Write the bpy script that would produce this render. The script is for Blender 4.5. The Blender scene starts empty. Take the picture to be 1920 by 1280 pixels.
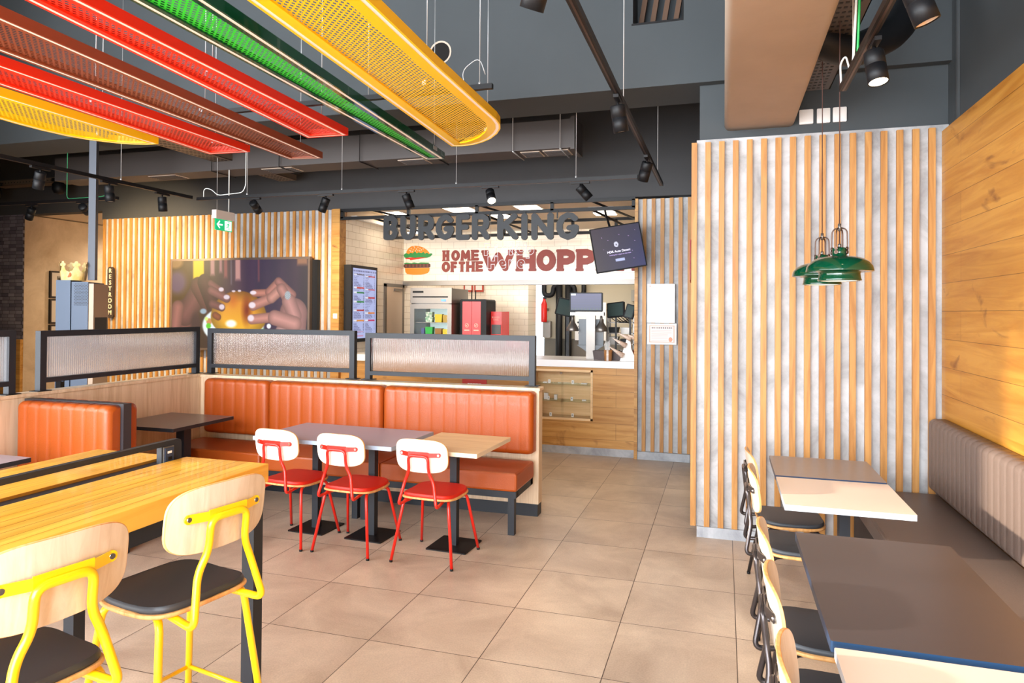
import bpy, bmesh, math, random
from mathutils import Vector, Matrix
random.seed(7)
S = bpy.context.scene
COL = S.collection
PI = math.pi

# ------------------------------------------------------------------ camera, world, light
F, YAW, PIT, ROL, CY, H = 1287.4, -.2992, .01, .0067, 570.8, 1.689
cd = bpy.data.cameras.new('camera'); cam = bpy.data.objects.new('camera', cd); COL.objects.link(cam)
fw = Vector((math.sin(YAW)*math.cos(PIT), math.cos(YAW)*math.cos(PIT), math.sin(PIT)))
rt = Vector((math.cos(YAW), -math.sin(YAW), 0)); up = rt.cross(fw)
rt, up = (math.cos(ROL)*rt+math.sin(ROL)*up), (-math.sin(ROL)*rt+math.cos(ROL)*up)
M = Matrix.Identity(4)
for i in range(3):
    M[i][0], M[i][1], M[i][2] = rt[i], up[i], -fw[i]
M[2][3] = H
cam.matrix_world = M
cd.sensor_width = 36; cd.lens = F/1920*36; cd.shift_y = -(640-CY)/1920; cd.clip_start = .05
S.camera = cam
S.view_settings.view_transform = 'Standard'; S.view_settings.look = 'None'
S.view_settings.gamma = 1; S.view_settings.use_curve_mapping = False
S.view_settings.exposure = 0.9
w = bpy.data.worlds.new('world'); S.world = w; w.use_nodes = True
w.node_tree.nodes['Background'].inputs[0].default_value = (.80, .90, 1, 1)
w.node_tree.nodes['Background'].inputs[1].default_value = 1.3

def light(name, kind, loc, direction, energy, color=(1, 1, 1), **k):
    d = bpy.data.lights.new(name, kind); d.energy = energy; d.color = color
    for a, v in k.items(): setattr(d, a, v)
    o = bpy.data.objects.new(name, d); COL.objects.link(o); o.location = loc
    o.rotation_euler = Vector(direction).to_track_quat('-Z', 'Y').to_euler()
    return o
light('sun', 'SUN', (-9, 1, 5), (.855, .141, -.185), 4.0, (1, .87, .70), angle=math.radians(1.6))
light('window_fill_rear', 'AREA', (-2.6, -3.7, 2.4), (0, 1, -.12), 800, (.90, .95, 1), shape='RECTANGLE', size=7.4, size_y=4.0)  # added area light in the unseen rear windows, evens out the room brightness
light('window_fill_left', 'AREA', (-6.45, -.4, 2.4), (1, .1, -.1), 420, (.92, .96, 1), shape='RECTANGLE', size=6.0, size_y=4.2)  # added fill area light standing in the unseen left windows
light('kitchen_fill', 'AREA', (-2.9, 11.0, 2.75), (0, 0, -1), 28, (1, .93, .82), shape='RECTANGLE', size=3.0, size_y=1.2)  # hidden area light added behind the lintel to brighten the back kitchen
light('corridor_light', 'SPOT', (-9.6, 9.9, 3.1), (-.2, 0, -1), 70, (1, .83, .66), spot_size=math.radians(150), spot_blend=.8, shadow_soft_size=.05)

# ------------------------------------------------------------------ materials
def lin(c):
    c = c/255
    return c/12.92 if c <= .04045 else ((c+.055)/1.055)**2.4
def C(r, g, b): return (lin(r), lin(g), lin(b), 1)
MATS = {}
def mat(name, col=(.5, .5, .5, 1), rough=.5, metal=0, emit=None, es=0, spec=.5, noise=0, nscale=8, bump=0, bscale=60, coat=0, stretch=(1, 1, 1), c2=None):
    if name in MATS: return MATS[name]
    m = bpy.data.materials.new(name); m.use_nodes = True; MATS[name] = m
    nt = m.node_tree; b = nt.nodes['Principled BSDF']
    b.inputs['Base Color'].default_value = col; b.inputs['Roughness'].default_value = rough
    b.inputs['Metallic'].default_value = metal; b.inputs['Specular IOR Level'].default_value = spec
    b.inputs['Coat Weight'].default_value = coat
    if emit: b.inputs['Emission Color'].default_value = emit; b.inputs['Emission Strength'].default_value = es
    if noise or bump or c2:
        tc = nt.nodes.new('ShaderNodeTexCoord'); mp = nt.nodes.new('ShaderNodeMapping')
        mp.inputs['Scale'].default_value = stretch
        nt.links.new(tc.outputs['Object'], mp.inputs[0])
    if noise or c2:
        n = nt.nodes.new('ShaderNodeTexNoise'); n.inputs['Scale'].default_value = nscale; n.inputs['Detail'].default_value = 6; n.inputs['Roughness'].default_value = .6
        nt.links.new(mp.outputs[0], n.inputs['Vector'])
        r = nt.nodes.new('ShaderNodeValToRGB'); r.color_ramp.elements[0].position = .33; r.color_ramp.elements[1].position = .67
        r.color_ramp.elements[0].color = c2 or tuple(x*(1-noise) for x in col[:3])+(1,)
        r.color_ramp.elements[1].color = col
        nt.links.new(n.outputs['Fac'], r.inputs[0]); nt.links.new(r.outputs[0], b.inputs['Base Color'])
    if bump:
        n2 = nt.nodes.new('ShaderNodeTexNoise'); n2.inputs['Scale'].default_value = bscale; n2.inputs['Detail'].default_value = 4
        nt.links.new(mp.outputs[0], n2.inputs['Vector'])
        bp = nt.nodes.new('ShaderNodeBump'); bp.inputs['Strength'].default_value = bump; bp.inputs['Distance'].default_value = .01
        nt.links.new(n2.outputs['Fac'], bp.inputs['Height']); nt.links.new(bp.outputs[0], b.inputs['Normal'])
    return m

def nodes(name):
    m = bpy.data.materials.new(name); m.use_nodes = True; MATS[name] = m
    nt = m.node_tree
    return m, nt, nt.nodes['Principled BSDF'], nt.nodes.new, nt.links.new
def ramp(N, a, b, p0=0, p1=1):
    r = N('ShaderNodeValToRGB'); r.color_ramp.elements[0].color = a; r.color_ramp.elements[1].color = b
    r.color_ramp.elements[0].position = p0; r.color_ramp.elements[1].position = p1
    return r
def math_(N, L, op, a, b=None, c=None):
    n = N('ShaderNodeMath'); n.operation = op
    for i, v in enumerate((a, b, c)):
        if v is None: continue
        if isinstance(v, (int, float)): n.inputs[i].default_value = v
        else: L(v, n.inputs[i])
    return n.outputs[0]
def mixc(N, L, mode, fac, a, b):
    n = N('ShaderNodeMix'); n.data_type = 'RGBA'; n.blend_type = mode
    for s, v in ((n.inputs[0], fac), (n.inputs[6], a), (n.inputs[7], b)):
        if isinstance(v, (int, float, tuple)): s.default_value = v
        else: L(v, s)
    return n.outputs[2]

def wood(name, light_, dark, grain, up_='z', rough=.45, plank=None, knots=False, gs=1.0, obj=True, coat=0, var=.25):
    """oak: noise stretched along the grain axis; optional boards (length,height) seen in the plane (grain, up_)"""
    if name in MATS: return MATS[name]
    m, nt, b, N, L = nodes(name)
    tc = N('ShaderNodeTexCoord'); src = tc.outputs['Object']
    mp = N('ShaderNodeMapping'); sc = [26*gs, 26*gs, 26*gs]; sc['xyz'.index(grain)] = 1.7*gs
    mp.inputs['Scale'].default_value = sc; L(src, mp.inputs[0])
    n = N('ShaderNodeTexNoise'); n.inputs['Scale'].default_value = 1; n.inputs['Detail'].default_value = 7; n.inputs['Roughness'].default_value = .62; n.inputs['Distortion'].default_value = .9
    L(mp.outputs[0], n.inputs[0])
    r = ramp(N, dark, light_, .34, .62); L(n.outputs['Fac'], r.inputs[0]); colr = r.outputs[0]
    if knots:
        mp2 = N('ShaderNodeMapping'); s2 = [4.2, 4.2, 4.2]; s2['xyz'.index(grain)] = 1.5; mp2.inputs['Scale'].default_value = s2; L(src, mp2.inputs[0])
        n2 = N('ShaderNodeTexNoise'); n2.inputs['Scale'].default_value = 1; n2.inputs['Detail'].default_value = 5; n2.inputs['Distortion'].default_value = 1.8
        L(mp2.outputs[0], n2.inputs[0])
        r2 = ramp(N, (1, 1, 1, 1), tuple(x*.52 for x in dark[:3])+(1,), .62, .76); L(n2.outputs['Fac'], r2.inputs[0])
        colr = mixc(N, L, 'MULTIPLY', .85, colr, r2.outputs[0])
    if plank:
        sep = N('ShaderNodeSeparateXYZ'); L(src, sep.inputs[0])
        cmb = N('ShaderNodeCombineXYZ'); L(sep.outputs['xyz'.index(grain)], cmb.inputs[0]); L(sep.outputs['xyz'.index(up_)], cmb.inputs[1])
        bt = N('ShaderNodeTexBrick'); bt.inputs['Scale'].default_value = 1; bt.inputs['Brick Width'].default_value = plank[0]; bt.inputs['Row Height'].default_value = plank[1]
        bt.inputs['Mortar Size'].default_value = .0016; bt.offset = .37; bt.inputs['Mortar Smooth'].default_value = 0
        bt.inputs['Color1'].default_value = (1, 1, 1, 1); bt.inputs['Color2'].default_value = (1-var, 1-var*1.15, 1-var*1.3, 1); bt.inputs['Mortar'].default_value = (.35, .3, .25, 1)
        bt.inputs['Bias'].default_value = -.2
        L(cmb.outputs[0], bt.inputs[0])
        colr = mixc(N, L, 'MULTIPLY', 1.0, colr, bt.outputs['Color'])
    L(colr, b.inputs['Base Color']); b.inputs['Roughness'].default_value = rough; b.inputs['Coat Weight'].default_value = coat
    bp = N('ShaderNodeBump'); bp.inputs['Strength'].default_value = .12; bp.inputs['Distance'].default_value = .004
    L(n.outputs['Fac'], bp.inputs['Height']); L(bp.outputs[0], b.inputs['Normal'])
    return m

def tile_mat(name, col, mortar, bw, rh, ax, offs=.5, ms=.003, rough=.25, var=None, zoff=0, xoff=0):
    m, nt, b, N, L = nodes(name)
    tc = N('ShaderNodeTexCoord'); sep = N('ShaderNodeSeparateXYZ'); L(tc.outputs['Object'], sep.inputs[0])
    cmb = N('ShaderNodeCombineXYZ')
    L(math_(N, L, 'ADD', sep.outputs[ax[0]], xoff), cmb.inputs[0]); L(math_(N, L, 'ADD', sep.outputs[ax[1]], zoff), cmb.inputs[1])
    bt = N('ShaderNodeTexBrick'); bt.inputs['Scale'].default_value = 1; bt.inputs['Brick Width'].default_value = bw; bt.inputs['Row Height'].default_value = rh
    bt.inputs['Mortar Size'].default_value = ms; bt.offset = offs
    bt.inputs['Color1'].default_value = col; bt.inputs['Color2'].default_value = var or col; bt.inputs['Mortar'].default_value = mortar
    L(cmb.outputs[0], bt.inputs[0]); L(bt.outputs['Color'], b.inputs['Base Color'])
    b.inputs['Roughness'].default_value = rough
    bp = N('ShaderNodeBump'); bp.inputs['Strength'].default_value = .4; bp.inputs['Distance'].default_value = .004; bp.invert = True
    L(bt.outputs['Fac'], bp.inputs['Height']); L(bp.outputs[0], b.inputs['Normal'])
    return m

def floor_mat():
    m, nt, b, N, L = nodes('porcelain_floor')
    tc = N('ShaderNodeTexCoord'); sep = N('ShaderNodeSeparateXYZ'); L(tc.outputs['Object'], sep.inputs[0])
    def grout(o, off):
        v = math_(N, L, 'FRACT', math_(N, L, 'DIVIDE', math_(N, L, 'ADD', o, off), .6))
        v = math_(N, L, 'ABSOLUTE', math_(N, L, 'SUBTRACT', v, .5))
        return math_(N, L, 'GREATER_THAN', v, .4964)
    def cell(o, off): return math_(N, L, 'FLOOR', math_(N, L, 'DIVIDE', math_(N, L, 'ADD', o, off), .6))
    ox, oy = 2.3328+12, -3.168+12
    g = math_(N, L, 'MAXIMUM', grout(sep.outputs[0], ox), grout(sep.outputs[1], oy))
    cm = N('ShaderNodeCombineXYZ'); L(cell(sep.outputs[0], ox), cm.inputs[0]); L(cell(sep.outputs[1], oy), cm.inputs[1])
    wn = N('ShaderNodeTexWhiteNoise'); L(cm.outputs[0], wn.inputs[0])
    va = N('ShaderNodeVectorMath'); va.operation = 'MULTIPLY_ADD'; L(wn.outputs['Color'], va.inputs[0]); va.inputs[1].default_value = (9, 9, 9); L(tc.outputs['Object'], va.inputs[2])
    n = N('ShaderNodeTexNoise'); n.inputs['Scale'].default_value = 2.2; n.inputs['Detail'].default_value = 9; n.inputs['Roughness'].default_value = .62; n.inputs['Distortion'].default_value = .6
    L(va.outputs[0], n.inputs[0])
    r = ramp(N, C(174, 153, 134), C(212, 192, 171), .3, .68); L(n.outputs['Fac'], r.inputs[0])
    n2 = N('ShaderNodeTexNoise'); n2.inputs['Scale'].default_value = 120; n2.inputs['Detail'].default_value = 3; L(tc.outputs['Object'], n2.inputs[0])
    r2 = ramp(N, (.86, .86, .86, 1), (1.06, 1.06, 1.06, 1), .35, .65); L(n2.outputs['Fac'], r2.inputs[0])
    c = mixc(N, L, 'MULTIPLY', .8, r.outputs[0], r2.outputs[0])
    c = mixc(N, L, 'MIX', g, c, C(70, 55, 45)); L(c, b.inputs['Base Color'])
    b.inputs['Roughness'].default_value = .34; b.inputs['Specular IOR Level'].default_value = .42
    bp = N('ShaderNodeBump'); bp.inputs['Strength'].default_value = .3; bp.inputs['Distance'].default_value = .003; bp.invert = True
    L(g, bp.inputs['Height']); L(bp.outputs[0], b.inputs['Normal'])
    return m

def concrete(name, a, b_, sc=3.0, rough=.75):
    if name in MATS: return MATS[name]
    m, nt, b, N, L = nodes(name)
    tc = N('ShaderNodeTexCoord')
    n = N('ShaderNodeTexNoise'); n.inputs['Scale'].default_value = sc; n.inputs['Detail'].default_value = 10; n.inputs['Roughness'].default_value = .68; n.inputs['Distortion'].default_value = .5
    L(tc.outputs['Object'], n.inputs[0]); r = ramp(N, a, b_, .32, .6); L(n.outputs['Fac'], r.inputs[0]); L(r.outputs[0], b.inputs['Base Color'])
    b.inputs['Roughness'].default_value = rough
    return m

def mesh_panel_mat(name, col, axis_scale=1.0):
    m, nt, b, N, L = nodes(name)
    b.inputs['Base Color'].default_value = col; b.inputs['Roughness'].default_value = .4
    tc = N('ShaderNodeTexCoord'); mp = N('ShaderNodeMapping'); mp.inputs['Scale'].default_value = (1/.019*axis_scale, 1/.034*axis_scale, 0)
    L(tc.outputs['Object'], mp.inputs[0]); sep = N('ShaderNodeSeparateXYZ'); L(mp.outputs[0], sep.inputs[0])
    row = math_(N, L, 'FLOOR', sep.outputs[0])
    sh = math_(N, L, 'MULTIPLY', math_(N, L, 'MODULO', row, 2), .5)
    fx = math_(N, L, 'SUBTRACT', math_(N, L, 'FRACT', sep.outputs[0]), .5)
    fy = math_(N, L, 'SUBTRACT', math_(N, L, 'FRACT', math_(N, L, 'ADD', sep.outputs[1], sh)), .5)
    d = math_(N, L, 'ADD', math_(N, L, 'ABSOLUTE', fx), math_(N, L, 'ABSOLUTE', fy))
    hole = math_(N, L, 'LESS_THAN', d, .40)
    tr = N('ShaderNodeBsdfTransparent'); mx = N('ShaderNodeMixShader'); L(hole, mx.inputs[0]); L(b.outputs[0], mx.inputs[1]); L(tr.outputs[0], mx.inputs[2])
    L(mx.outputs[0], nt.nodes['Material Output'].inputs[0])
    return m

def glass_mat(name, tint=(1, 1, 1, 1), clear=.85, rough=.02):
    m, nt, b, N, L = nodes(name)
    nt.nodes.remove(b)
    tr = N('ShaderNodeBsdfTransparent'); tr.inputs[0].default_value = tint
    g = N('ShaderNodeBsdfGlossy'); g.inputs['Roughness'].default_value = rough
    mx = N('ShaderNodeMixShader'); mx.inputs[0].default_value = 1-clear; L(tr.outputs[0], mx.inputs[1]); L(g.outputs[0], mx.inputs[2])
    L(mx.outputs[0], nt.nodes['Material Output'].inputs[0])
    return m

def fluted_mat():
    m, nt, b, N, L = nodes('fluted_glass')
    b.inputs['Base Color'].default_value = (.97, .95, .95, 1); b.inputs['Transmission Weight'].default_value = 1
    b.inputs['Roughness'].default_value = .1; b.inputs['IOR'].default_value = 1.45
    tr = N('ShaderNodeBsdfTransparent'); tr.inputs[0].default_value = (.9, .88, .88, 1)
    df = N('ShaderNodeBsdfTranslucent'); df.inputs[0].default_value = (.95, .93, .95, 1)
    mx = N('ShaderNodeMixShader'); mx.inputs[0].default_value = .16; L(b.outputs[0], mx.inputs[1]); L(df.outputs[0], mx.inputs[2])
    m2 = N('ShaderNodeMixShader'); m2.inputs[0].default_value = .12; L(mx.outputs[0], m2.inputs[1]); L(tr.outputs[0], m2.inputs[2])
    L(m2.outputs[0], nt.nodes['Material Output'].inputs[0])
    return m

def picture_mat(name, emit, rough=.4):
    m, nt, b, N, L = nodes(name)
    a = N('ShaderNodeAttribute'); a.attribute_name = 'picture'; L(a.outputs['Color'], b.inputs['Base Color'])
    b.inputs['Roughness'].default_value = rough
    if emit: L(a.outputs['Color'], b.inputs['Emission Color']); b.inputs['Emission Strength'].default_value = emit; b.inputs['Base Color'].default_value = (.02, .02, .02, 1); nt.links.remove(b.inputs['Base Color'].links[0])
    return m

oak_slat = wood('oak_slat', C(192, 138, 72), C(162, 106, 46), 'z', rough=.5)
oak_wall = wood('oak_wall', C(200, 142, 58), C(176, 114, 34), 'y', 'z', rough=.4, plank=(1.9, .19), knots=True, gs=.6, var=.1)
oak_counter = wood('oak_counter', C(202, 150, 78), C(172, 116, 48), 'x', 'z', rough=.45, plank=(1.7, .19), knots=True, gs=.6, var=.12)
oak_bar = wood('oak_bar', C(238, 180, 72), C(218, 152, 44), 'y', 'x', rough=.3, plank=(2.6, .055), gs=.8, coat=.25, var=.12)
pale_oak = wood('pale_oak', C(226, 202, 172), C(205, 176, 142), 'z', rough=.45)
pale_ply = wood('pale_ply', C(222, 209, 192), C(204, 187, 166), 'z', rough=.4)
white_ply = wood('white_ply', C(244, 238, 226), C(232, 222, 206), 'z', rough=.4)
ply_edge = wood('ply_edge', C(230, 178, 116), C(200, 142, 80), 'z', rough=.5)
laminate_oak = wood('laminate_oak', C(232, 196, 146), C(216, 176, 122), 'x', rough=.4)
conc = concrete('light_concrete', C(138, 136, 136), C(192, 192, 193), 2.6)
conc_skirt = concrete('grey_skirting', C(140, 142, 148), C(176, 178, 182), 5, .5)
plaster = concrete('beige_plaster', C(186, 160, 130), C(212, 188, 158), 2.2, .8)
dark_paint = mat('dark_ceiling_paint', C(66, 71, 74), .8, noise=.08, nscale=2)
dark_wall = mat('dark_wall_paint', C(70, 69, 70), .8, noise=.08, nscale=2)
brown_paint = mat('duct_paint', C(204, 186, 168), .75, noise=.08, nscale=3, bump=.5, bscale=5)
duct_paint = mat('box_duct_paint', C(74, 68, 66), .6)
black_metal = mat('black_powder_coat', C(20, 18, 19), .45, spec=.3)
black_soft = mat('black_plastic', C(15, 16, 19), .5, spec=.3)
anthracite = mat('anthracite_metal', C(34, 37, 43), .45, spec=.4)
red_metal = mat('red_powder_coat', C(214, 34, 20), .3, coat=.3)
yellow_metal = mat('yellow_powder_coat', C(252, 204, 10), .3, coat=.3)
gun_metal = mat('gunmetal_tube', C(74, 68, 68), .25, metal=.7)
chrome = mat('chrome', C(215, 215, 215), .15, metal=1)
steel = mat('brushed_steel', C(134, 128, 122), .38, metal=.8)
bronze = mat('dark_bronze', C(84, 64, 54), .35, metal=.7)
red_pad = mat('red_vinyl', C(206, 34, 16), .5)
dark_pad = mat('charcoal_vinyl', C(50, 54, 60), .42, spec=.5)
orange_leather = mat('orange_leatherette', C(166, 74, 16), .42, bump=.15, bscale=160, coat=.1)
brown_leather = mat('taupe_leatherette', C(112, 96, 88), .42, bump=.15, bscale=160)
grey_lam = mat('lilac_grey_laminate', C(166, 156, 166), .35)
taupe_lam = mat('taupe_laminate', C(150, 132, 118), .32, noise=.05, nscale=20)
cream_lam = mat('cream_laminate', C(226, 210, 196), .35)
dark_lam = mat('charcoal_laminate', C(64, 58, 61), .3, noise=.05, nscale=30)
dark_edge = mat('blue_black_edge', C(40, 62, 92), .35)
white = mat('white_paint', C(240, 238, 235), .5)
white_gloss = mat('white_counter', C(244, 242, 242), .3)
ceil_cream = mat('cream_ceiling', C(232, 214, 190), .8)
green_gloss = mat('green_enamel', C(0, 62, 38), .12, coat=.6)
lamp_glow = mat('lamp_lens', C(255, 240, 215), .4, emit=C(255, 232, 196), es=9)
lamp_off = mat('lamp_reflector', C(222, 205, 190), .3, metal=.3)
panel_glow = mat('ceiling_light_diffuser', C(255, 250, 240), .5, emit=C(255, 236, 208), es=5)
strip_white = mat('trim_strip', C(240, 215, 200), .4, emit=C(255, 225, 205), es=.12)
PCOL = {'yellow': C(254, 200, 8), 'green': C(44, 204, 46), 'red': C(234, 44, 10), 'brown': C(138, 66, 38)}
P_solid = {k: mat(k+'_enamel', v, .35) for k, v in PCOL.items()}
P_mesh = {k: mesh_panel_mat(k+'_expanded_mesh', v) for k, v in PCOL.items()}
fluted = fluted_mat()
clear_glass = glass_mat('clear_glass', (.99, 1, .995, 1), .965)
frost_glass = glass_mat('outlined_acrylic', (.93, .93, .95, 1), .9)
brown_letter = mat('brick_brown_lettering', C(140, 50, 32), .5)
charcoal_letter = mat('charcoal_lettering', C(28, 29, 33), .5)
white_tile = tile_mat('white_metro_tile', C(246, 236, 220), C(212, 198, 180), .2, .1, (0, 2), rough=.18, zoff=.04)
white_tile_side = tile_mat('white_metro_tile_side', C(246, 236, 220), C(206, 190, 168), .2, .1, (1, 2), rough=.18, zoff=.04)
dark_tile = tile_mat('dark_glazed_tile', C(92, 86, 96), C(56, 52, 56), .14, .055, (0, 2), offs=.2, rough=.15, var=C(140, 132, 140))
kiosk_blue = mat('slate_blue_metal', C(62, 82, 110), .45)
kiosk_beige = mat('beige_panel', C(176, 152, 128), .4)
green_cable = mat('green_cable', C(60, 150, 100), .5)
white_cable = mat('white_cable', C(225, 228, 224), .5)
wire_m = mat('steel_wire', C(190, 190, 190), .4, metal=.5)

# ------------------------------------------------------------------ mesh helpers
class MB:
    def __init__(s): s.v = []; s.f = []; s.mi = []; s.sm = []
    def add(s, vs, fs, mi=0, sm=False):
        n = len(s.v); s.v += [tuple(v) for v in vs]
        for f in fs: s.f.append(tuple(i+n for i in f)); s.mi.append(mi); s.sm.append(sm)
    def box(s, x0, x1, y0, y1, z0, z1, mi=0, top=None):
        x0, x1 = min(x0, x1), max(x0, x1); y0, y1 = min(y0, y1), max(y0, y1); z0, z1 = min(z0, z1), max(z0, z1)
        n = len(s.v); s.v += [(x, y, z) for z in (z0, z1) for y in (y0, y1) for x in (x0, x1)]
        fs = [(0, 2, 3, 1), (4, 5, 7, 6), (0, 1, 5, 4), (1, 3, 7, 5), (3, 2, 6, 7), (2, 0, 4, 6)]
        for k, f in enumerate(fs): s.f.append(tuple(i+n for i in f)); s.mi.append(top if (top is not None and k == 1) else mi); s.sm.append(False)
    def obox(s, c, ax, ay, az, mi=0):
        c, ax, ay, az = map(Vector, (c, ax, ay, az)); vs = [c+i*ax+j*ay+k*az for k in (-1, 1) for j in (-1, 1) for i in (-1, 1)]
        s.add(vs, [(0, 2, 3, 1), (4, 5, 7, 6), (0, 1, 5, 4), (1, 3, 7, 5), (3, 2, 6, 7), (2, 0, 4, 6)], mi)
    def prism(s, pts, z0, z1, mi=0, axes='xyz', sm=False, mside=None):
        """closed outline in the first two axes, extruded along the third"""
        def P(a, b, c):
            d = {axes[0]: a, axes[1]: b, axes[2]: c}; return (d['x'], d['y'], d['z'])
        n = len(pts); vs = [P(a, b, z0) for a, b in pts]+[P(a, b, z1) for a, b in pts]
        s.add(vs, [tuple(reversed(range(n))), tuple(range(n, 2*n))], mi)
        k = len(s.v)-2*n
        for i in range(n):
            j = (i+1) % n; s.f.append((k+i, k+j, k+n+j, k+n+i)); s.mi.append(mside if mside is not None else mi); s.sm.append(sm)
    def tube(s, path, r, seg=10, mi=0, caps=True, fil=0):
        P = [Vector(p) for p in path]
        if fil: P = fillet(P, fil)
        T = []
        for i in range(len(P)):
            t = (P[min(i+1, len(P)-1)]-P[max(i-1, 0)]); T.append(t.normalized() if t.length > 1e-9 else Vector((0, 0, 1)))
        u = T[0].orthogonal().normalized(); rings = []; n0 = len(s.v)
        for i, p in enumerate(P):
            u = (u-T[i]*u.dot(T[i])).normalized(); v = T[i].cross(u)
            rr = r[i] if isinstance(r, (list, tuple)) else r
            for k in range(seg):
                a = 2*PI*k/seg; s.v.append(tuple(p+rr*(math.cos(a)*u+math.sin(a)*v)))
        for i in range(len(P)-1):
            for k in range(seg):
                a, b = n0+i*seg+k, n0+i*seg+(k+1) % seg
                s.f.append((a, b, b+seg, a+seg)); s.mi.append(mi); s.sm.append(True)
        if caps:
            s.f.append(tuple(reversed(range(n0, n0+seg)))); s.mi.append(mi); s.sm.append(False)
            e = n0+(len(P)-1)*seg; s.f.append(tuple(range(e, e+seg))); s.mi.append(mi); s.sm.append(False)
    def cyl(s, a, b, r, seg=16, mi=0): s.tube([a, b], r, seg, mi)
    def lathe(s, prof, c=(0, 0, 0), seg=40, mi=0, sm=True, R=None):
        n0 = len(s.v); c = Vector(c)
        for r, z in prof:
            for k in range(seg):
                a = 2*PI*k/seg; p = Vector((r*math.cos(a), r*math.sin(a), z))
                if R: p = R @ p
                s.v.append(tuple(c+p))
        for i in range(len(prof)-1):
            for k in range(seg):
                a, b = n0+i*seg+k, n0+i*seg+(k+1) % seg
                s.f.append((a, b, b+seg, a+seg)); s.mi.append(mi); s.sm.append(sm)
    def build(s, name, mats, parent=None, bevel=0):
        me = bpy.data.meshes.new(name); me.from_pydata(s.v, [], s.f)
        if not isinstance(mats, (list, tuple)): mats = [mats]
        for m in mats: me.materials.append(m)
        me.polygons.foreach_set('material_index', s.mi); me.polygons.foreach_set('use_smooth', s.sm)
        me.update(); o = bpy.data.objects.new(name, me); COL.objects.link(o)
        if parent: o.parent = parent
        if bevel:
            bv = o.modifiers.new('bevel', 'BEVEL'); bv.width = bevel; bv.segments = 2; bv.limit_method = 'ANGLE'; bv.angle_limit = math.radians(50)
        return o
def fillet(P, rad, n=5):
    out = [P[0]]
    for i in range(1, len(P)-1):
        a, b, c = P[i-1], P[i], P[i+1]; d1 = (a-b); d2 = (c-b)
        l = min(rad, d1.length*.48, d2.length*.48); p = b+d1.normalized()*l; q = b+d2.normalized()*l
        for k in range(n+1):
            t = k/n; out.append(p*(1-t)**2+b*2*t*(1-t)+q*t*t)
    out.append(P[-1]); return out
def superell(w_, h_, n=40, e=3.2, cx=0, cy=0):
    o = []
    for k in range(n):
        a = 2*PI*k/n; c, s_ = math.cos(a), math.sin(a)
        o.append((cx+w_/2*math.copysign(abs(c)**(2/e), c), cy+h_/2*math.copysign(abs(s_)**(2/e), s_)))
    return o
def rrect(x0, x1, y0, y1, r, n=5):
    o = []
    for cx, cy, a0 in ((x1-r, y0+r, -90), (x1-r, y1-r, 0), (x0+r, y1-r, 90), (x0+r, y0+r, 180)):
        for k in range(n+1):
            a = math.radians(a0+90*k/n); o.append((cx+r*math.cos(a), cy+r*math.sin(a)))
    return o
def empty(name, label, cat, loc=(0, 0, 0), rot=0, group=None):
    o = bpy.data.objects.new(name, None); COL.objects.link(o); o.location = loc; o.rotation_euler = (0, 0, rot); o.empty_display_size = .1
    o['label'] = label; o['category'] = cat
    if group: o['group'] = group
    return o
def tag(o, label, cat, group=None):
    o['label'] = label; o['category'] = cat
    if group: o['group'] = group
    return o
def struct(o): o['kind'] = 'structure'; return o
def copy_tree(o, parent=None):
    c = o.copy(); COL.objects.link(c)
    if parent: c.parent = parent
    for ch in list(o.children): copy_tree(ch, c)
    return c
def dup(o, loc, rot, label, group=None):
    c = copy_tree(o); c.location = loc; c.rotation_euler = (0, 0, rot); c['label'] = label
    if group: c['group'] = group
    return c
def text(s, size, m, parent, name, loc, rot=(PI/2, 0, 0), ext=.001, align='CENTER', off=0):
    cu = bpy.data.curves.new(name, 'FONT'); cu.body = s; cu.size = size; cu.extrude = ext; cu.align_x = align; cu.align_y = 'CENTER'; cu.offset = off
    t = bpy.data.objects.new('tmp', cu); COL.objects.link(t)
    me = bpy.data.meshes.new_from_object(t.evaluated_get(bpy.context.evaluated_depsgraph_get()))
    bpy.data.objects.remove(t)
    me.materials.clear(); me.materials.append(m)
    o = bpy.data.objects.new(name, me); COL.objects.link(o); o.parent = parent; o.location = loc; o.rotation_euler = rot
    return o
def picture(name, x0, x1, z0, z1, nx, nz, fn, m, parent=None, plane='y', at=0, flip=False):
    """flat grid in a vertical plane; fn(u right, v down) -> sRGB triple"""
    vs, fs, cs = [], [], []
    for j in range(nz+1):
        for i in range(nx+1):
            u, v = i/nx, j/nz; a = x0+(x1-x0)*u; z = z1+(z0-z1)*v
            vs.append((a, at, z) if plane == 'y' else (at, a, z)); c = fn(u, v); cs += [lin(max(0, min(255, c[0]))), lin(max(0, min(255, c[1]))), lin(max(0, min(255, c[2]))), 1]
    for j in range(nz):
        for i in range(nx):
            a = j*(nx+1)+i; q = (a, a+nx+1, a+nx+2, a+1); fs.append(tuple(reversed(q)) if flip else q)
    me = bpy.data.meshes.new(name); me.from_pydata(vs, [], fs); me.materials.append(m)
    at_ = me.color_attributes.new('picture', 'FLOAT_COLOR', 'POINT'); at_.data.foreach_set('color', cs)
    o = bpy.data.objects.new(name, me); COL.objects.link(o)
    if parent: o.parent = parent
    return o

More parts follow.
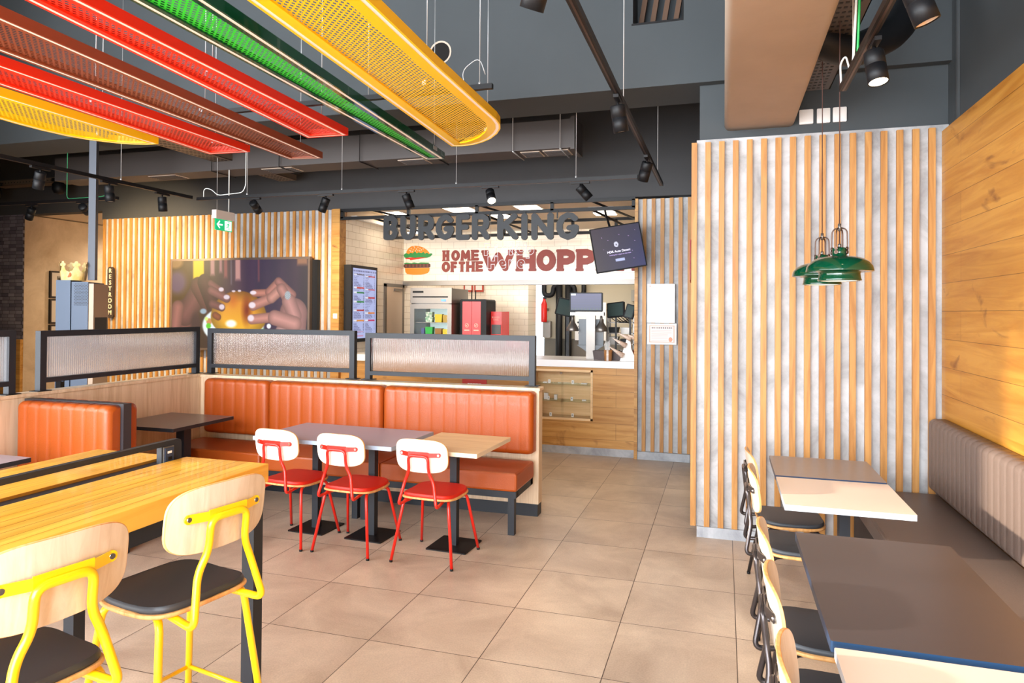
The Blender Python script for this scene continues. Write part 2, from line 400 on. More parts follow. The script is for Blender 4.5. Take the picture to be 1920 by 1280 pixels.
# ------------------------------------------------------------------ the room
YB, YS, XW = 8.04, 5.395, 1.436          # back wall, near slatted wall, oak wall
b = MB(); b.box(-13, 2.2, -4, 13, -.1, 0); struct(b.build('floor', floor_mat()))
b = MB(); b.box(-13, 2.2, -4, YB+.2, 5.0, 5.1); struct(b.build('ceiling', dark_paint))
b = MB(); b.box(1.48, 1.68, -4, YB+.1, 0, 5.0); struct(b.build('wall_right', dark_paint))
b = MB(); b.box(XW, 1.479, -4, YS, 0, 2.953); struct(b.build('trim_1', oak_wall))
b = MB(); b.box(1.4795, 1.5, 5.28, 5.36, 2.96, 5.0); b.cyl((1.50, 5.2, 2.96), (1.50, 5.2, 5), .035, 12); struct(b.build('trim_2', dark_paint))
# rear and left window walls (behind / beside the camera)
def window_wall(n, horizontal, at, a0, a1, z1, k):
    b = MB()
    def bx(p, q, z0, z2, d=.05):
        if horizontal: b.box(p, q, at-d, at+d, z0, z2)
        else: b.box(at-d, at+d, p, q, z0, z2)
    for i in range(k+1):
        p = a0+(a1-a0)*i/k; bx(p-.035, p+.035, 0, z1)
    for z in (0, 2.9, z1): bx(a0, a1, z-.03 if z else 0, z+.05)
    struct(b.build('window_%d' % n, anthracite))
window_wall(1, True, -3.9, -6.5, 1.48, 4.7, 6)
window_wall(2, False, -6.55, -3.9, 3.0, 4.75, 5)
b = MB(); b.box(-6.6, -6.5, -4, 3.05, 4.8, 5.0); b.box(-12.9, -6.5, 3.04, 3.2, 0, 5.0); b.box(-13, -12.8, 3.04, 13, 0, 5.0); struct(b.build('wall_left', dark_wall))
b = MB(); b.box(-6.6, 1.5, -4.0, -3.85, 4.75, 5.0); struct(b.build('wall_front', dark_wall))

# back wall: dark paint above z=3, slatted oak to the left, opening to the counter, slatted oak to the right
b = MB(); b.box(-13, -8.94, YB, YB+.18, 3.16, 5.0); b.box(-8.94, -.35, YB, YB+.18, 3.03, 5.0); b.box(-.35, 1.7, YB, YB+.18, 0, 5.0); struct(b.build('wall_back', dark_wall))
b = MB(); b.box(-13, -10.5, YB-.02, YB-.002, 1.2, 3.158); struct(b.build('trim_3', dark_tile))
b = MB(); b.box(-13, -10.5, YB-.05, YB-.002, 0, 1.2); struct(b.build('trim_4', oak_counter))
b = MB(); b.box(-8.92, -4.96, YB, YB+.18, 0, 3.03); b.box(-.95, -.34, YB, YB+.18, 0, 3.0); struct(b.build('wall_back_panels', conc))
def slats(name, x0, x1, y, z0, z1, pitch, wdt, dep, m):
    b = MB(); n = int(round((x1-x0)/pitch))
    for i in range(n+1):
        x = x0+pitch*i
        if x+wdt > x1+.07: break
        b.box(x, x+wdt, y-dep, y, z0, z1)
    return struct(b.build(name, m))
slats('trim_5', -8.90, -5.02, YB-.001, 0.1, 3.03, .1, .042, .02, oak_slat)
slats('trim_6', -.90, -.40, YB-.001, 0.09, 3.0, .1013, .043, .022, oak_slat)
b = MB(); b.box(-4.96, -4.85, YB-.06, YB+.1, 0, 3.03); b.box(-.985, -.948, YB-.06, YB+.3, 0, 3.0); struct(b.build('trim_7', oak_counter))
b = MB(); b.box(-.945, -.36, YB-.05, YB+.01, 0, .09); b.box(-8.9, -4.86, YB-.045, YB-.002, 0, .09); struct(b.build('baseboard_back', conc_skirt))
# corridor to the restrooms
b = MB(); b.box(-10.7, -10.5, YB+.001, 12.9, 0, 3.155); b.box(-10.7, -8.7, 12.4, 12.6, 0, 3.3); b.box(-8.92, -8.8, YB+.18, 12.6, 0, 3.2); struct(b.build('wall_corridor', plaster))
b = MB(); b.box(-10.7, -8.7, YB+.18, 12.6, 3.17, 3.3); struct(b.build('ceiling_corridor', ceil_cream))

# service area behind the counter
YK = 9.887
b = MB(); b.box(-5.05, -4.85, YB+.1, 12.6, 0, 2.93); struct(b.build('wall_kitchen_left', white_tile_side))
b = MB(); b.box(-4.85, -.75, YK, YK+.12, 2.15, 2.9); struct(b.build('wall_kitchen_front', white_tile))
b = MB(); b.box(-4.85, -.75, YK-.03, YK+.15, 2.09, 2.155); struct(b.build('trim_8', steel))
b = MB(); b.box(-5.05, -3.14, 11.4, 11.6, 0, 2.9); b.box(-3.9, -3.14, 11.1, 11.4, 0, 2.9); struct(b.build('wall_kitchen_back', white_tile))
b = MB(); b.box(-3.14, -.5, 12.2, 12.4, 1.2, 2.9, 0); b.box(-3.14, -.5, 12.19, 12.4, 0, 1.2, 1); b.box(-.75, -.55, YB+.18, 12.4, 0, 3.1, 0)
struct(b.build('wall_kitchen_right', [mat('putty_paint', C(182, 172, 150), .7), mat('grey_dado', C(110, 104, 94), .6)]))
b = MB(); b.box(-5.1, -.5, YB+.15, 12.6, 3.1, 3.2); b.box(-4.9, -4.86, YB+.15, YK, 2.93, 3.1); struct(b.build('ceiling_kitchen', ceil_cream))
b = MB(); b.box(-4.83, -4.75, YB+.2, YK, 2.93, 2.97); struct(b.build('trim_9', white))
# white framed lights in the counter ceiling
g = 'flat ceiling lights over the counter'
for i, (x, y, dx, dy, lb) in enumerate([(-4.55, 9.0, .29, .4, 'flat white ceiling light over the counter, leftmost'), (-3.48, 8.8, .36, .6, 'flat white ceiling light above the letters B U R, second from the left'),
        (-2.52, 8.93, .3, .45, 'flat white ceiling light above the gap between the two charcoal words'), (-1.58, 9.33, .3, .42, 'flat white ceiling light at the front right, above the tilted screen'), (-3.1, 9.6, .3, .4, 'flat white ceiling light peeking between the letters near the tiled wall'),
        (-1.62, 9.72, .29, .25, 'flat white ceiling light at the far right, next to the tiled wall')]):
    t = empty('ceiling_light', lb, 'ceiling light', (x, y, 3.1), 0, g)
    a = MB(); a.box(-dx/2-.02, dx/2+.02, -dy/2-.02, dy/2+.02, -.012, 0); a.build('frame', white, t)
    a = MB(); a.box(-dx/2, dx/2, -dy/2, dy/2, -.018, -.012); a.build('diffuser', panel_glow, t)

# near slatted wall
b = MB(); b.box(-.2, 1.479, YS+.002, YS+.45, .08, 3.0, 0); struct(b.build('wall_slatted', conc))
b = MB(); b.box(-.18, 1.48, YS+.02, YS+.5, 2.98, 3.42); struct(b.build('wall_upper', dark_paint))
for xs in [0]:
    b = MB(); n = 17
    for i in range(n):
        x = -.237+(1.351+.237)*i/(n-1); b.box(x, x+.04, YS-.03, YS, .085, 2.975)
    b.box(-.236, -.201, YS, YS+.46, .086, 2.974)
    struct(b.build('trim_10', oak_slat))
b = MB(); b.box(-.19, 1.43, YS-.018, YS+.45, 0, .08); struct(b.build('baseboard_slatted', conc_skirt))
# deep ceiling beam with a square opening and a round hole
b = MB()
y0, y1 = 5.33, 5.85
b.box(-13, -.68, y0, y1, 3.42, 3.92, 0); b.box(-.68, -.31, y0, y1, 3.42, 3.92); b.box(-.31, 1.48, y0, y1, 3.42, 3.92)
b.box(-13, -.68, y0, y1, 3.92, 5.0); b.box(-.31, 1.48, y0, y1, 3.92, 5.0); b.box(-.68, -.31, y0+.3, y1, 3.92, 5.0)
struct(b.build('ceiling_beam', dark_paint))
b = MB(); b.box(-.69, -.30, y0-.004, y0+.002, 3.905, 3.92); b.box(-.30, -.31, y0-.004, y0+.3, 3.92, 4.4)
for k in range(4): b.obox((-.62+.09*k, y0+.2, 4.1), (.02, 0, .004), (0, .02, 0), (.04, 0, .25), 1)
tag(b.build('ceiling_opening_louvre', [black_metal, mat('louvre_brown', C(92, 66, 48), .7)]), 'square opening with brown louvres high in the grey beam', 'vent')
b = MB(); R = Matrix.Rotation(PI/2, 3, 'X')
b.lathe([(.098, .002), (.098, -.12), (.085, -.12)], (-2.29, y0, 3.865), 28, 0, True, R)
b.lathe([(.1, 0.004), (.085, .004), (.085, .0)], (-2.29, y0, 3.865), 28, 0, True, R); b.lathe([(0.001, .002), (.085, .002)], (-2.29, y0, 3.865), 28, 1, True, R)
tag(b.build('duct_sleeve', [brown_paint, mat('void_black', C(18, 14, 12), .9)]), 'round brown pipe sleeve in the grey beam, half behind the yellow panel', 'pipe opening')
b = MB(); b.box(-13, .4, 1.6, 1.9, 4.55, 5.0); struct(b.build('ceiling_beam_front', dark_paint))

# ------------------------------------------------------------------ ducts, trays
b = MB()
b.prism(rrect(0.0, .49, 3.06, 3.42, .04), -1.5, YS+.02, 0, 'xzy', True)
tag(b.build('wrapped_air_duct', brown_paint), 'big taupe wrapped air duct running into the slatted wall', 'air duct')
t = empty('rectangular_air_duct', 'long dark rectangular duct hung in front of the dark back wall', 'air duct', (0, 0, 0))
b = MB(); b.box(-8.0, -1.40, 6.5, 6.85, 3.28, 3.56, 0); b.box(-1.42, -1.38, 6.48, 6.87, 3.26, 3.58, 0); b.build('duct_body', duct_paint, t)
for x0, x1 in ((-1.95, -1.75), (-1.72, -1.46), (-3.3, -3.0), (-5.0, -4.6), (-6.6, -6.2)):
    b = MB()
    b.box(x0, x1, 6.56, 6.79, 3.274, 3.281, 0)
    for k in range(6): b.box(x0+.012, x1-.012, 6.575+.035*k, 6.59+.035*k, 3.268, 3.275, 1)
    b.build('grille', [brown_paint, duct_paint], t)
for x in (-1.52, -2.0, -3.7, -4.7, -2.85, -5.6):
    b = MB(); b.cyl((x, 6.47, 3.27), (x, 6.47, 5.0), .004, 6); b.cyl((x, 6.47, 3.27), (x, 6.88, 3.27), .007, 6); b.build('hanger', wire_m if x in (-1.52, -2.0) else black_metal, t)

def tray(name, label, x0, x1, y0, y1, z, m, holes='y'):
    b = MB(); w_ = .006
    def bx(a0, a1, b0, b1, c0, c1, mi=0): b.box(a0, a1, b0, b1, c0, c1, mi)
    if holes == 'y':
        bx(x0, x1, y0, y1, z, z+w_); bx(x0, x0+w_, y0, y1, z, z+.07); bx(x1-w_, x1, y0, y1, z, z+.07)
        n = int((y1-y0)/.06)
        for k in range(n):
            y = y0+.06*k+.02
            for j in range(4): bx(x0+.03+(x1-x0-.06)*j/4, x0+.03+(x1-x0-.06)*(j+.6)/4, y, y+.018, z-.002, z, 1)
    else:
        bx(x0, x1, y0, y1, z, z+w_); bx(x0, x1, y0, y0+w_, z, z+.08); bx(x0, x1, y1-w_, y1, z, z+.08)
        for k in range(int((x1-x0)/.06)): bx(x0+.06*k, x0+.06*k+.018, y0-.002, y0, z+.035, z+.047, 1)
    return tag(b.build(name, [m, black_soft]), label, 'cable tray')
galv = mat('galvanised_tray', C(128, 112, 96), .5, metal=.4)
tray('cable_tray', 'perforated cable tray running over the dark left side to the back wall', -5.6, -5.34, 2.0, 7.72, 3.38, galv)
tray('cable_tray', 'short perforated cable tray along the dark wall above the restroom corridor', -10.6, -9.0, 7.62, 7.8, 3.53, galv, 'x')
tray('cable_tray', 'perforated cable tray beside the big taupe duct', .52, .70, .5, 5.2, 3.25, mat('dark_tray', C(78, 70, 66), .5, metal=.4))
b = MB(); b.tube([(.45, 4.2, 3.30), (.56, 4.25, 3.22), (.72, 4.35, 3.2), (.95, 4.5, 3.34), (1.1, 4.7, 3.6), (1.15, 4.75, 5.0)], .095, 16, 0, True, .1)
tag(b.build('black_flexible_duct', black_soft), 'fat black curved pipe beside the taupe duct', 'pipe')
for i in range(3):
    x0 = (.523, .642, .748)[i]; b = MB(); b.prism(rrect(x0, x0+(.094, .088, .09)[i], 3.07, 3.175, .006), YS+.005, YS+.019, 0, 'xzy'); b.box(x0+.012, x0+.08, YS+.001, YS+.006, 3.082, 3.163, 0)
    tag(b.build('wall_box', white), ['square white wall box closest to the taupe duct', 'middle one of the three square white wall boxes above the slats', 'rightmost of the three square white wall boxes above the slats'][i], 'junction box', 'white boxes above the slatted wall')
for i, (x, y) in enumerate([(-9.15, 7.5), (-10.4, 7.5)]):
    t = empty('wall_projector', ['small black ceiling speaker beside the blue pole', 'small black ceiling speaker at the far left edge'][i], 'speaker', (x, y, 3.46), 0, 'black speakers on the dark wall')
    a = MB(); a.lathe([(.0, -.1), (.06, -.09), (.085, -.04), (.085, .04), (.05, .08), (0, .08)], (0, 0, -.03), 20); a.build('housing', black_soft, t)
    a = MB(); a.box(-.08, .08, -.05, .05, .05, .10); a.build('bracket', black_metal, t)

# ------------------------------------------------------------------ track lights
def track(name, label, p, q, wires, cables=()):
    p, q = Vector(p), Vector(q); d = (q-p).normalized(); s = Vector((-d.y, d.x, 0)).normalized()
    t = empty(name, label, 'track light rail')
    b = MB(); b.obox((p+q)/2, d*(q-p).length/2, s*.017, (0, 0, .016)); b.obox((p+q)/2-Vector((0, 0, .0165)), d*((q-p).length/2-.01), s*.005, (0, 0, .001), 1)
    b.build('rail', [black_metal, bronze], t)
    for k in wires:
        c = p+(q-p)*k; b = MB(); b.cyl(c+Vector((0, 0, .015)), (c.x, c.y, 5.0), .0028, 6); b.cyl(c+Vector((0, 0, .014)), c+Vector((0, 0, .034)), .009, 8); b.build('suspension_wire', wire_m, t)
    return t
def spot(label, base, aim, along, group, on=None, r=.042, ln=.145, energy=0, size=60, col=(1, .80, .55)):
    """base = point under the rail; aim = direction of the beam"""
    base = Vector(base); aim = Vector(aim).normalized(); al = Vector(along).normalized(); sd = Vector((-al.y, al.x, 0))
    t = empty('track_spotlight', label, 'spotlight', base, 0, group)
    b = MB(); b.obox((0, 0, -.012), al*.085, sd*.014, (0, 0, .009)); b.build('adapter', black_metal, t)
    b = MB(); b.cyl((0, 0, -.02), (0, 0, -.06), .008, 8); b.build('stem', black_metal, t)
    c = Vector((0, 0, -.062)); R = aim.to_track_quat('Z', 'Y').to_matrix(); c0 = c-aim*.02
    b = MB(); b.lathe([(0, 0), (r-.004, 0), (r, .005), (r, ln*.45), (r-.002, ln*.455), (r-.002, ln*.465), (r, ln*.47), (r, ln), (r-.004, ln), (r-.005, ln-.02)], c0, 28, 0, True, R); b.build('barrel', black_soft, t)
    b = MB(); b.lathe([(r-.005, ln-.004), (r*.55, ln-.028), (.0, ln-.03)], c0, 28, 0, True, R); b.build('reflector', lamp_glow if on else lamp_off, t)
    if energy:
        pos = base+c0+aim*(ln+.01)
        l = light('spot_beam', 'SPOT', pos, aim, energy, col, spot_size=math.radians(size), spot_blend=.7, shadow_soft_size=.03)
    return t
TZ = 2.885
track('light_track', 'long black light rail hanging in front of the charcoal lettering', (-5.46, 6.1, TZ), (-.73, 6.1, TZ), (.135, .375, .637, .883))
track('light_track', 'black light rail on the left receding toward the back wall', (-5.45, 1.0, TZ), (-5.45, 6.0, TZ), (.3, .82))
track('light_track', 'short black light rail behind the blue pole', (-8.6, 5.82, TZ), (-6.26, 5.82, TZ), (.25,))
track('light_track', 'black light rail in the middle receding toward the counter', (-.56, 1.0, TZ), (-.56, 6.52, TZ), (.54, .93))
track('light_track', 'black light rail next to the big taupe duct', (.6, 1.0, TZ), (.6, 3.99, TZ), (.9,))
track('light_track', 'short black rail end poking out behind the yellow panel', (-3.6, 4.12, 3.12), (-1.41, 4.12, 3.12), (.96,))
ga = 'spotlights on the long back rail'
bz = TZ-.017
spot('black spotlight on the long rail, nearest the green exit sign', (-4.74, 6.1, bz), (-.1, .85, -.55), (1, 0, 0), ga, energy=130, size=80, col=(1, .76, .42))
spot('black spotlight on the long rail, aimed down left, above the end of the slats', (-3.87, 6.1, bz), (-.45, .1, -.9), (1, 0, 0), ga, energy=55)
spot('black spotlight on the long rail just above the letter B', (-2.97, 6.1, bz), (.3, .2, -.9), (1, 0, 0), ga, energy=55)
spot('glowing black spotlight on the long rail, its lens facing the room', (-2.105, 6.1, bz), (.32, -.55, -.7), (1, 0, 0), ga, on=1, energy=22)
spot('black spotlight on the long rail, rightmost, above the letters N G', (-1.243, 6.1, bz), (.65, .25, -.75), (1, 0, 0), ga, energy=50)
gb = 'spotlights on the receding left rail'
spot('black spotlight nearest the left edge of the photo on the receding rail', (-5.45, 4.3, bz), (-.4, .15, -.95), (0, 1, 0), gb, energy=28)
spot('black spotlight just right of the blue pole', (-5.45, 4.97, bz), (.02, .1, -1), (0, 1, 0), gb, energy=35)
spot('black spotlight at the far end of the receding left rail', (-5.45, 5.6, bz), (.0, .1, -1), (0, 1, 0), gb, energy=35)
gc = 'spotlights on the short left rail'
spot('black spotlight at the left of the blue pole, aimed down left', (-7.5, 5.82, bz), (-.6, .2, -.8), (1, 0, 0), gc, energy=45)
spot('black spotlight half hidden behind the blue pole', (-6.75, 5.82, bz), (-.42, .85, -.32), (1, 0, 0), gc, on=1, energy=210, size=85, col=(1, .76, .42))
spot('black spotlight added out of view at the left end of the short rail, lighting the slats', (-8.35, 5.82, bz), (.1, .9, -.35), (1, 0, 0), gc, energy=150, size=80, col=(1, .76, .42))  # unseen extra fixture, added to wash the slats with warm light
gd = 'spotlights on the middle rail'
spot('large black spotlight on the middle rail, beside the yellow panel', (-.56, 3.77, bz), (.12, .2, -.95), (0, 1, 0), gd, energy=30)
spot('black spotlight at the far end of the middle rail, aimed down left', (-.56, 5.26, bz), (-.3, .35, -.9), (0, 1, 0), gd, energy=45)
spot('glowing spotlight cut by the top edge, left of the middle rail', (-.57, 2.16, bz), (-.35, .3, -.8), (0, 1, 0), gd, on=1, energy=25)
ge = 'spotlights beside the taupe duct'
spot('black spotlight with a glowing lens beside the taupe duct', (.62, 3.3, bz), (.1, -.2, -.98), (0, 1, 0), ge, on=1, energy=25)
spot('black spotlight cut by the top edge above the oak wall', (.62, 2.65, bz), (.3, .05, -.8), (0, 1, 0), ge, energy=25)
def cable(name, label, path, m, r=.0045, fil=.06):
    b = MB(); b.tube(path, r, 8, 0, True, fil); return tag(b.build(name, m), label, 'cable')
cable('white_cable', 'white cable looping onto the left end of the long rail', [(-5.38, 6.1, 2.90), (-5.38, 6.1, 3.0), (-5.28, 6.1, 2.985), (-5.2, 6.1, 2.912), (-4.88, 6.1, 2.93), (-4.84, 6.1, 3.0), (-4.84, 6.1, 5)], white_cable)
cable('green_cable', 'green cable running down to the short left rail', [(-6.36, 5.82, 2.90), (-6.34, 5.82, 2.97), (-6.45, 5.82, 2.91), (-6.98, 5.82, 2.905), (-6.98, 5.82, 3.0), (-6.98, 5.82, 5)], green_cable)
cable('green_cable', 'bright green cable beside the taupe duct', [(.608, 3.62, 2.903), (.608, 3.60, 3.0), (.606, 3.55, 3.2), (.606, 3.5, 5)], mat('bright_green_cable', C(30, 170, 80), .4), .006, .2)
cable('white_cable', 'thick white cable beside the bright green one', [(.59, 3.62, 2.903), (.592, 3.60, 3.0), (.592, 3.55, 3.2), (.592, 3.5, 5)], white_cable, .006, .2)
cable('white_cable', 'small white cable loop on the rail end beside the taupe duct', [(.585, 3.94, 2.9), (.58, 3.94, 3.0), (.60, 3.9, 3.03), (.615, 3.88, 2.95), (.61, 3.86, 2.9)], white_cable, .005, .03)
cable('steel_cable', 'thin steel wire loop above the short rail end', [(-1.6, 4.12, 3.14), (-1.62, 4.12, 3.24), (-1.5, 4.12, 3.32), (-1.46, 4.12, 3.2)], wire_m, .003)

# ------------------------------------------------------------------ coloured mesh ceiling panels
def inset(P, d):
    n = len(P); out = []
    A = sum(P[i][0]*P[(i+1) % n][1]-P[(i+1) % n][0]*P[i][1] for i in range(n)); sg = 1 if A > 0 else -1
    for i in range(n):
        a, b_, c = Vector(P[i-1]), Vector(P[i]), Vector(P[(i+1) % n])
        e1 = (b_-a).normalized(); e2 = (c-b_).normalized(); n1 = Vector((-e1.y, e1.x))*sg; n2 = Vector((-e2.y, e2.x))*sg
        m_ = (n1+n2); k = 2*d/max(m_.length_squared, .5) ; out.append(tuple(b_+m_*k))
    return out
def ceiling_panel(label, colr, P, z=3.0, band=.055):
    t = empty('mesh_ceiling_panel', label, 'ceiling panel', (0, 0, 0), 0, None)
    solid = P_solid[colr]
    def ring(b, A, B, z_, mi=0):
        n = len(A)
        b.add([(x, y, z_) for x, y in A]+[(x, y, z_) for x, y in B], [(i, (i+1) % n, n+(i+1) % n, n+i) for i in range(n)], mi)
    def wall(b, A, z0, z1, mi=0):
        n = len(A); b.add([(x, y, z0) for x, y in A]+[(x, y, z1) for x, y in A], [(i, (i+1) % n, n+(i+1) % n, n+i) for i in range(n)], mi)
    P1, P2, P3, P4 = inset(P, .012), inset(P, .034), inset(P, .034+band), inset(P, .034+band+.004)
    b = MB(); wall(b, P, z, z+.055); ring(b, P, P1, z); wall(b, P1, z, z+.004); ring(b, P2, P3, z); wall(b, P2, z, z+.012); wall(b, P3, z, z+.010); ring(b, P, P2, z+.055); wall(b, P2, z+.012, z+.055)
    b.build('frame', solid, t)
    b = MB(); ring(b, P1, P2, z+.002); b.build('light_strip', strip_white, t)
    b = MB(); b.add([(x, y, z+.009) for x, y in P3], [tuple(range(len(P3)))]); b.build('expanded_mesh', P_mesh[colr], t)
    ys = sorted(p[1] for p in P); xs = [p[0] for p in P]
    for yy in (ys[-1]-.25, ys[-1]-1.35):
        pts = [p for p in P]; x = sum(xs)/len(xs)
        b = MB(); b.cyl((x, yy, z+.05), (x, yy, 5), .0028, 6); b.box(x-.012, x+.012, yy-.04, yy+.04, z+.02, z+.05); b.build('suspension_wire', wire_m, t)
    return t
def ext(p, q, y): k = (y-p[1])/(q[1]-p[1]); return (p[0]+(q[0]-p[0])*k, y)
YN = 1.0
gY = [(-2.078, 5.073), (-1.995, 5.09), (-1.9, 5.075), (-1.8, 5.02), (-1.70, 4.93), (-1.606, 4.804), (-1.54, 4.68), (-1.505, 4.57), (-1.488, 4.44), (-1.47, 3.4), (-1.44, 2.578), (-1.41, 1.0), (-1.86, 1.0), (-1.935, 2.433)]
ceiling_panel('wide yellow mesh ceiling panel with a rounded front end', 'yellow', gY, band=.06)
ceiling_panel('long green mesh ceiling panel', 'green', [(-2.479, 5.462), (-2.305, 5.477), ext((-2.305, 5.477), (-2.105, 2.384), YN), ext((-2.479, 5.462), (-2.416, 2.293), YN)], band=.025)
ceiling_panel('bright red mesh ceiling panel between the green and the brown one', 'red', [(-3.039, 4.533), (-2.697, 4.546), ext((-2.697, 4.546), (-2.62, 2.229), YN), ext((-3.039, 4.533), (-2.85, 2.174), YN)], band=.03)
ceiling_panel('long brown mesh ceiling panel', 'brown', [(-3.623, 5.136), (-3.319, 5.176), ext((-3.319, 5.176), (-3.12, 2.198), YN), ext((-3.623, 5.136), (-3.55, 2.604), YN)], band=.02)
ceiling_panel('red mesh ceiling panel between the brown and the small yellow one', 'red', [(-4.164, 4.785), (-3.771, 4.803), ext((-3.771, 4.803), (-3.739, 2.713), YN), ext((-4.164, 4.785), (-4.079, 2.962), YN)], band=.03)
ceiling_panel('small curved yellow mesh ceiling panel, farthest left', 'yellow', [(-4.30, 4.375), (-4.40, 4.37), (-4.503, 4.335), (-4.6, 4.27), (-4.683, 4.18), (-4.745, 4.09), (-4.79, 3.97), (-4.815, 3.8), (-4.82, 3.6), (-4.79, 3.3), (-4.75, 2.6), (-4.7, 1.0), (-4.22, 1.0), (-4.274, 3.104)], band=.025)

# ------------------------------------------------------------------ chairs
def seat_outline(w_, y0, y1):
    return [(x*(1+.05*((y-y0)/(y1-y0))), y) for x, y in superell(w_, y1-y0, 44, 4.2, 0, (y0+y1)/2)]
def loft(b, rings, mi=0, sm=True, cap=True):
    n = len(rings[0]); n0 = len(b.v)
    for r in rings: b.v += [tuple(p) for p in r]
    for i in range(len(rings)-1):
        for k in range(n):
            j = (k+1) % n; b.f.append((n0+i*n+k, n0+i*n+j, n0+(i+1)*n+j, n0+(i+1)*n+k)); b.mi.append(mi); b.sm.append(sm)
    if cap:
        b.f.append(tuple(reversed(range(n0, n0+n)))); b.mi.append(mi); b.sm.append(False)
        e = n0+(len(rings)-1)*n; b.f.append(tuple(range(e, e+n))); b.mi.append(mi); b.sm.append(False)
def make_chair(name, label, cat, hs, metal, pad, ply, stool=False, group=None, r=.0105, bw=.385, bh=.225):
    t = empty(name, label, cat, (0, 0, 0), 0, group)
    y0, y1 = -.205, .175
    so = seat_outline(.385, y0, y1)
    def zz(y): return hs-.035-.012*math.sin(PI*(y-y0)/(y1-y0)) 
    def sc(o, k, dz): return [(x*k, (y-(y0+y1)/2)*k+(y0+y1)/2, zz(y)+dz) for x, y in o]
    b = MB(); loft(b, [sc(so, .985, 0), sc(so, 1, .004), sc(so, 1, .011), sc(so, .985, .014)]); b.build('seat_shell', ply_edge if not stool else ply_edge, t)
    b = MB(); loft(b, [sc(so, .945, .013), sc(so, .96, .02), sc(so, .955, .029), sc(so, .93, .036)], 0, True, False)
    nx_, ny_ = 30, 16; n0 = len(b.v); hw_, hy_, cy_ = .385/2*.93, (y1-y0)/2*.93, (y0+y1)/2
    for i in range(nx_+1):
        u = -math.cos(PI*i/nx_); ym = (max(0, 1-abs(u)**4.2))**(1/4.2)
        for j in range(ny_+1):
            v = (-1+2*j/ny_)*ym; y = cy_+hy_*v; x = hw_*u*(1+.05*(((y-cy_)/.93+cy_-y0)/(y1-y0)))
            rho = min(1, abs(u)**4.2+abs(v)**4.2); b.v.append((x, y, zz(y)+.036+.007*(1-rho**.7)))
    for i in range(nx_):
        for j in range(ny_):
            q = n0+i*(ny_+1)+j; b.f.append((q, q+ny_+1, q+ny_+2, q+1)); b.mi.append(0); b.sm.append(True)
    b.build('seat_cushion', pad, t)
    # backrest: bowed plywood, leaning back
    zc = hs+.268; yb = -.252
    bo = superell(bw, bh, 48, 3.6)
    def bp(x, z, off):   # bow forward at the edges, lean
        return (x, yb+.035*(x/(bw/2))**2 - .13*z + off, zc+z)
    b = MB()
    loft(b, [[bp(x*.985, z*.985, -.006) for x, z in bo], [bp(x, z, -.004) for x, z in bo], [bp(x, z, .004) for x, z in bo], [bp(x*.985, z*.985, .006) for x, z in bo]], 0, False, False)
    # gridded faces front/back so the bow is smooth
    for off, rev in ((-.006, False), (.006, True)):
        nx, nz = 44, 1
        hw = bw/2*.985; hh = bh/2*.985; n0 = len(b.v); cols = []
        for i in range(nx+1):
            x = -hw*math.cos(PI*i/nx); u = min(1, abs(x)/hw); zmx = hh*(max(0, 1-u**3.6))**(1/3.6); zmx = max(zmx, .0005)
            for z in (-zmx, 0, zmx): b.v.append(bp(x, z, off))
        for i in range(nx):
            for j in range(2):
                a = n0+i*3+j; q = (a, a+3, a+4, a+1); b.f.append(q if not rev else tuple(reversed(q))); b.mi.append(1); b.sm.append(True)
    b.build('backrest', [ply_edge, ply], t)
    # bracket strap with bolts
    def yback(x, z): return bp(x, z, -.006)[1]
    zb = .012
    b = MB()
    for x0, x1, h0, h1 in ((-.135, -.075, .015, .015), (-.075, .075, .019, .019), (.075, .135, .015, .015)):
        pts = [(x, z) for x, z in ((x0, zb-h0), (x1, zb-h1), (x1, zb+h1), (x0, zb+h0))]
        o1 = -.006 if abs(x0) < .08 and abs(x1) < .08 else 0
        f_ = [(x, yback(x, 0)-.004+(-.012 if abs(x) < .08 else 0), zc+z) for x, z in pts]; g_ = [(x, y-.004, z) for x, y, z in f_]
        b.add(f_+g_, [(0, 1, 2, 3), (7, 6, 5, 4), (0, 4, 5, 1), (1, 5, 6, 2), (2, 6, 7, 3), (3, 7, 4, 0)])
    for sx in (-1, 1): b.cyl((sx*.135, yback(.135, 0)-.003, zc+zb), (sx*.135, yback(.135, 0)-.009, zc+zb), .0155, 14)
    b.build('bracket', metal, t)
    for sx in (-1, 1):
        b = MB(); b.cyl((sx*.135, yback(.135, 0)+.002, zc+zb), (sx*.135, yback(.135, 0)-.012, zc+zb), .008, 12); b.build('bolt', chrome, t)
    # back tube
    yt = yback(.06, 0)-.022
    zs = hs-.05
    b = MB()
    b.tube([(-.10, -.02, zs+.004), (-.125, -.17, zs), (-.14, -.285, zs-.008), (-.105, yt+.022, hs+.10), (-.072, yt+.012, hs+.165), (-.072, yt, zc+.004), (.072, yt, zc+.004), (.072, yt+.012, hs+.165), (.105, yt+.022, hs+.10), (.14, -.285, zs-.008), (.125, -.17, zs), (.10, -.02, zs+.004)], r, 12, 0, True, .035)
    b.build('back_tube', metal, t)
    fs = .225 if not stool else .235
    def leg(sx, sy):
        if sy < 0: return [(sx*.10, .0, zs), (sx*.165, -.155, zs-.002), (sx*fs, -fs, .01)]
        return [(sx*.08, .04, zs), (sx*.17, .125, zs-.002), (sx*fs, fs-.01, .01)]
    for sx in (-1, 1):
        for sy in (-1, 1):
            b = MB(); b.tube(leg(sx, sy), r, 12, 0, True, .04); l = b.build('leg', metal, t)
            f = MB(); e = leg(sx, sy)[-1]; f.cyl((e[0], e[1], .0), (e[0], e[1], .014), r+.001, 12); f.build('foot_cap', black_soft, l)
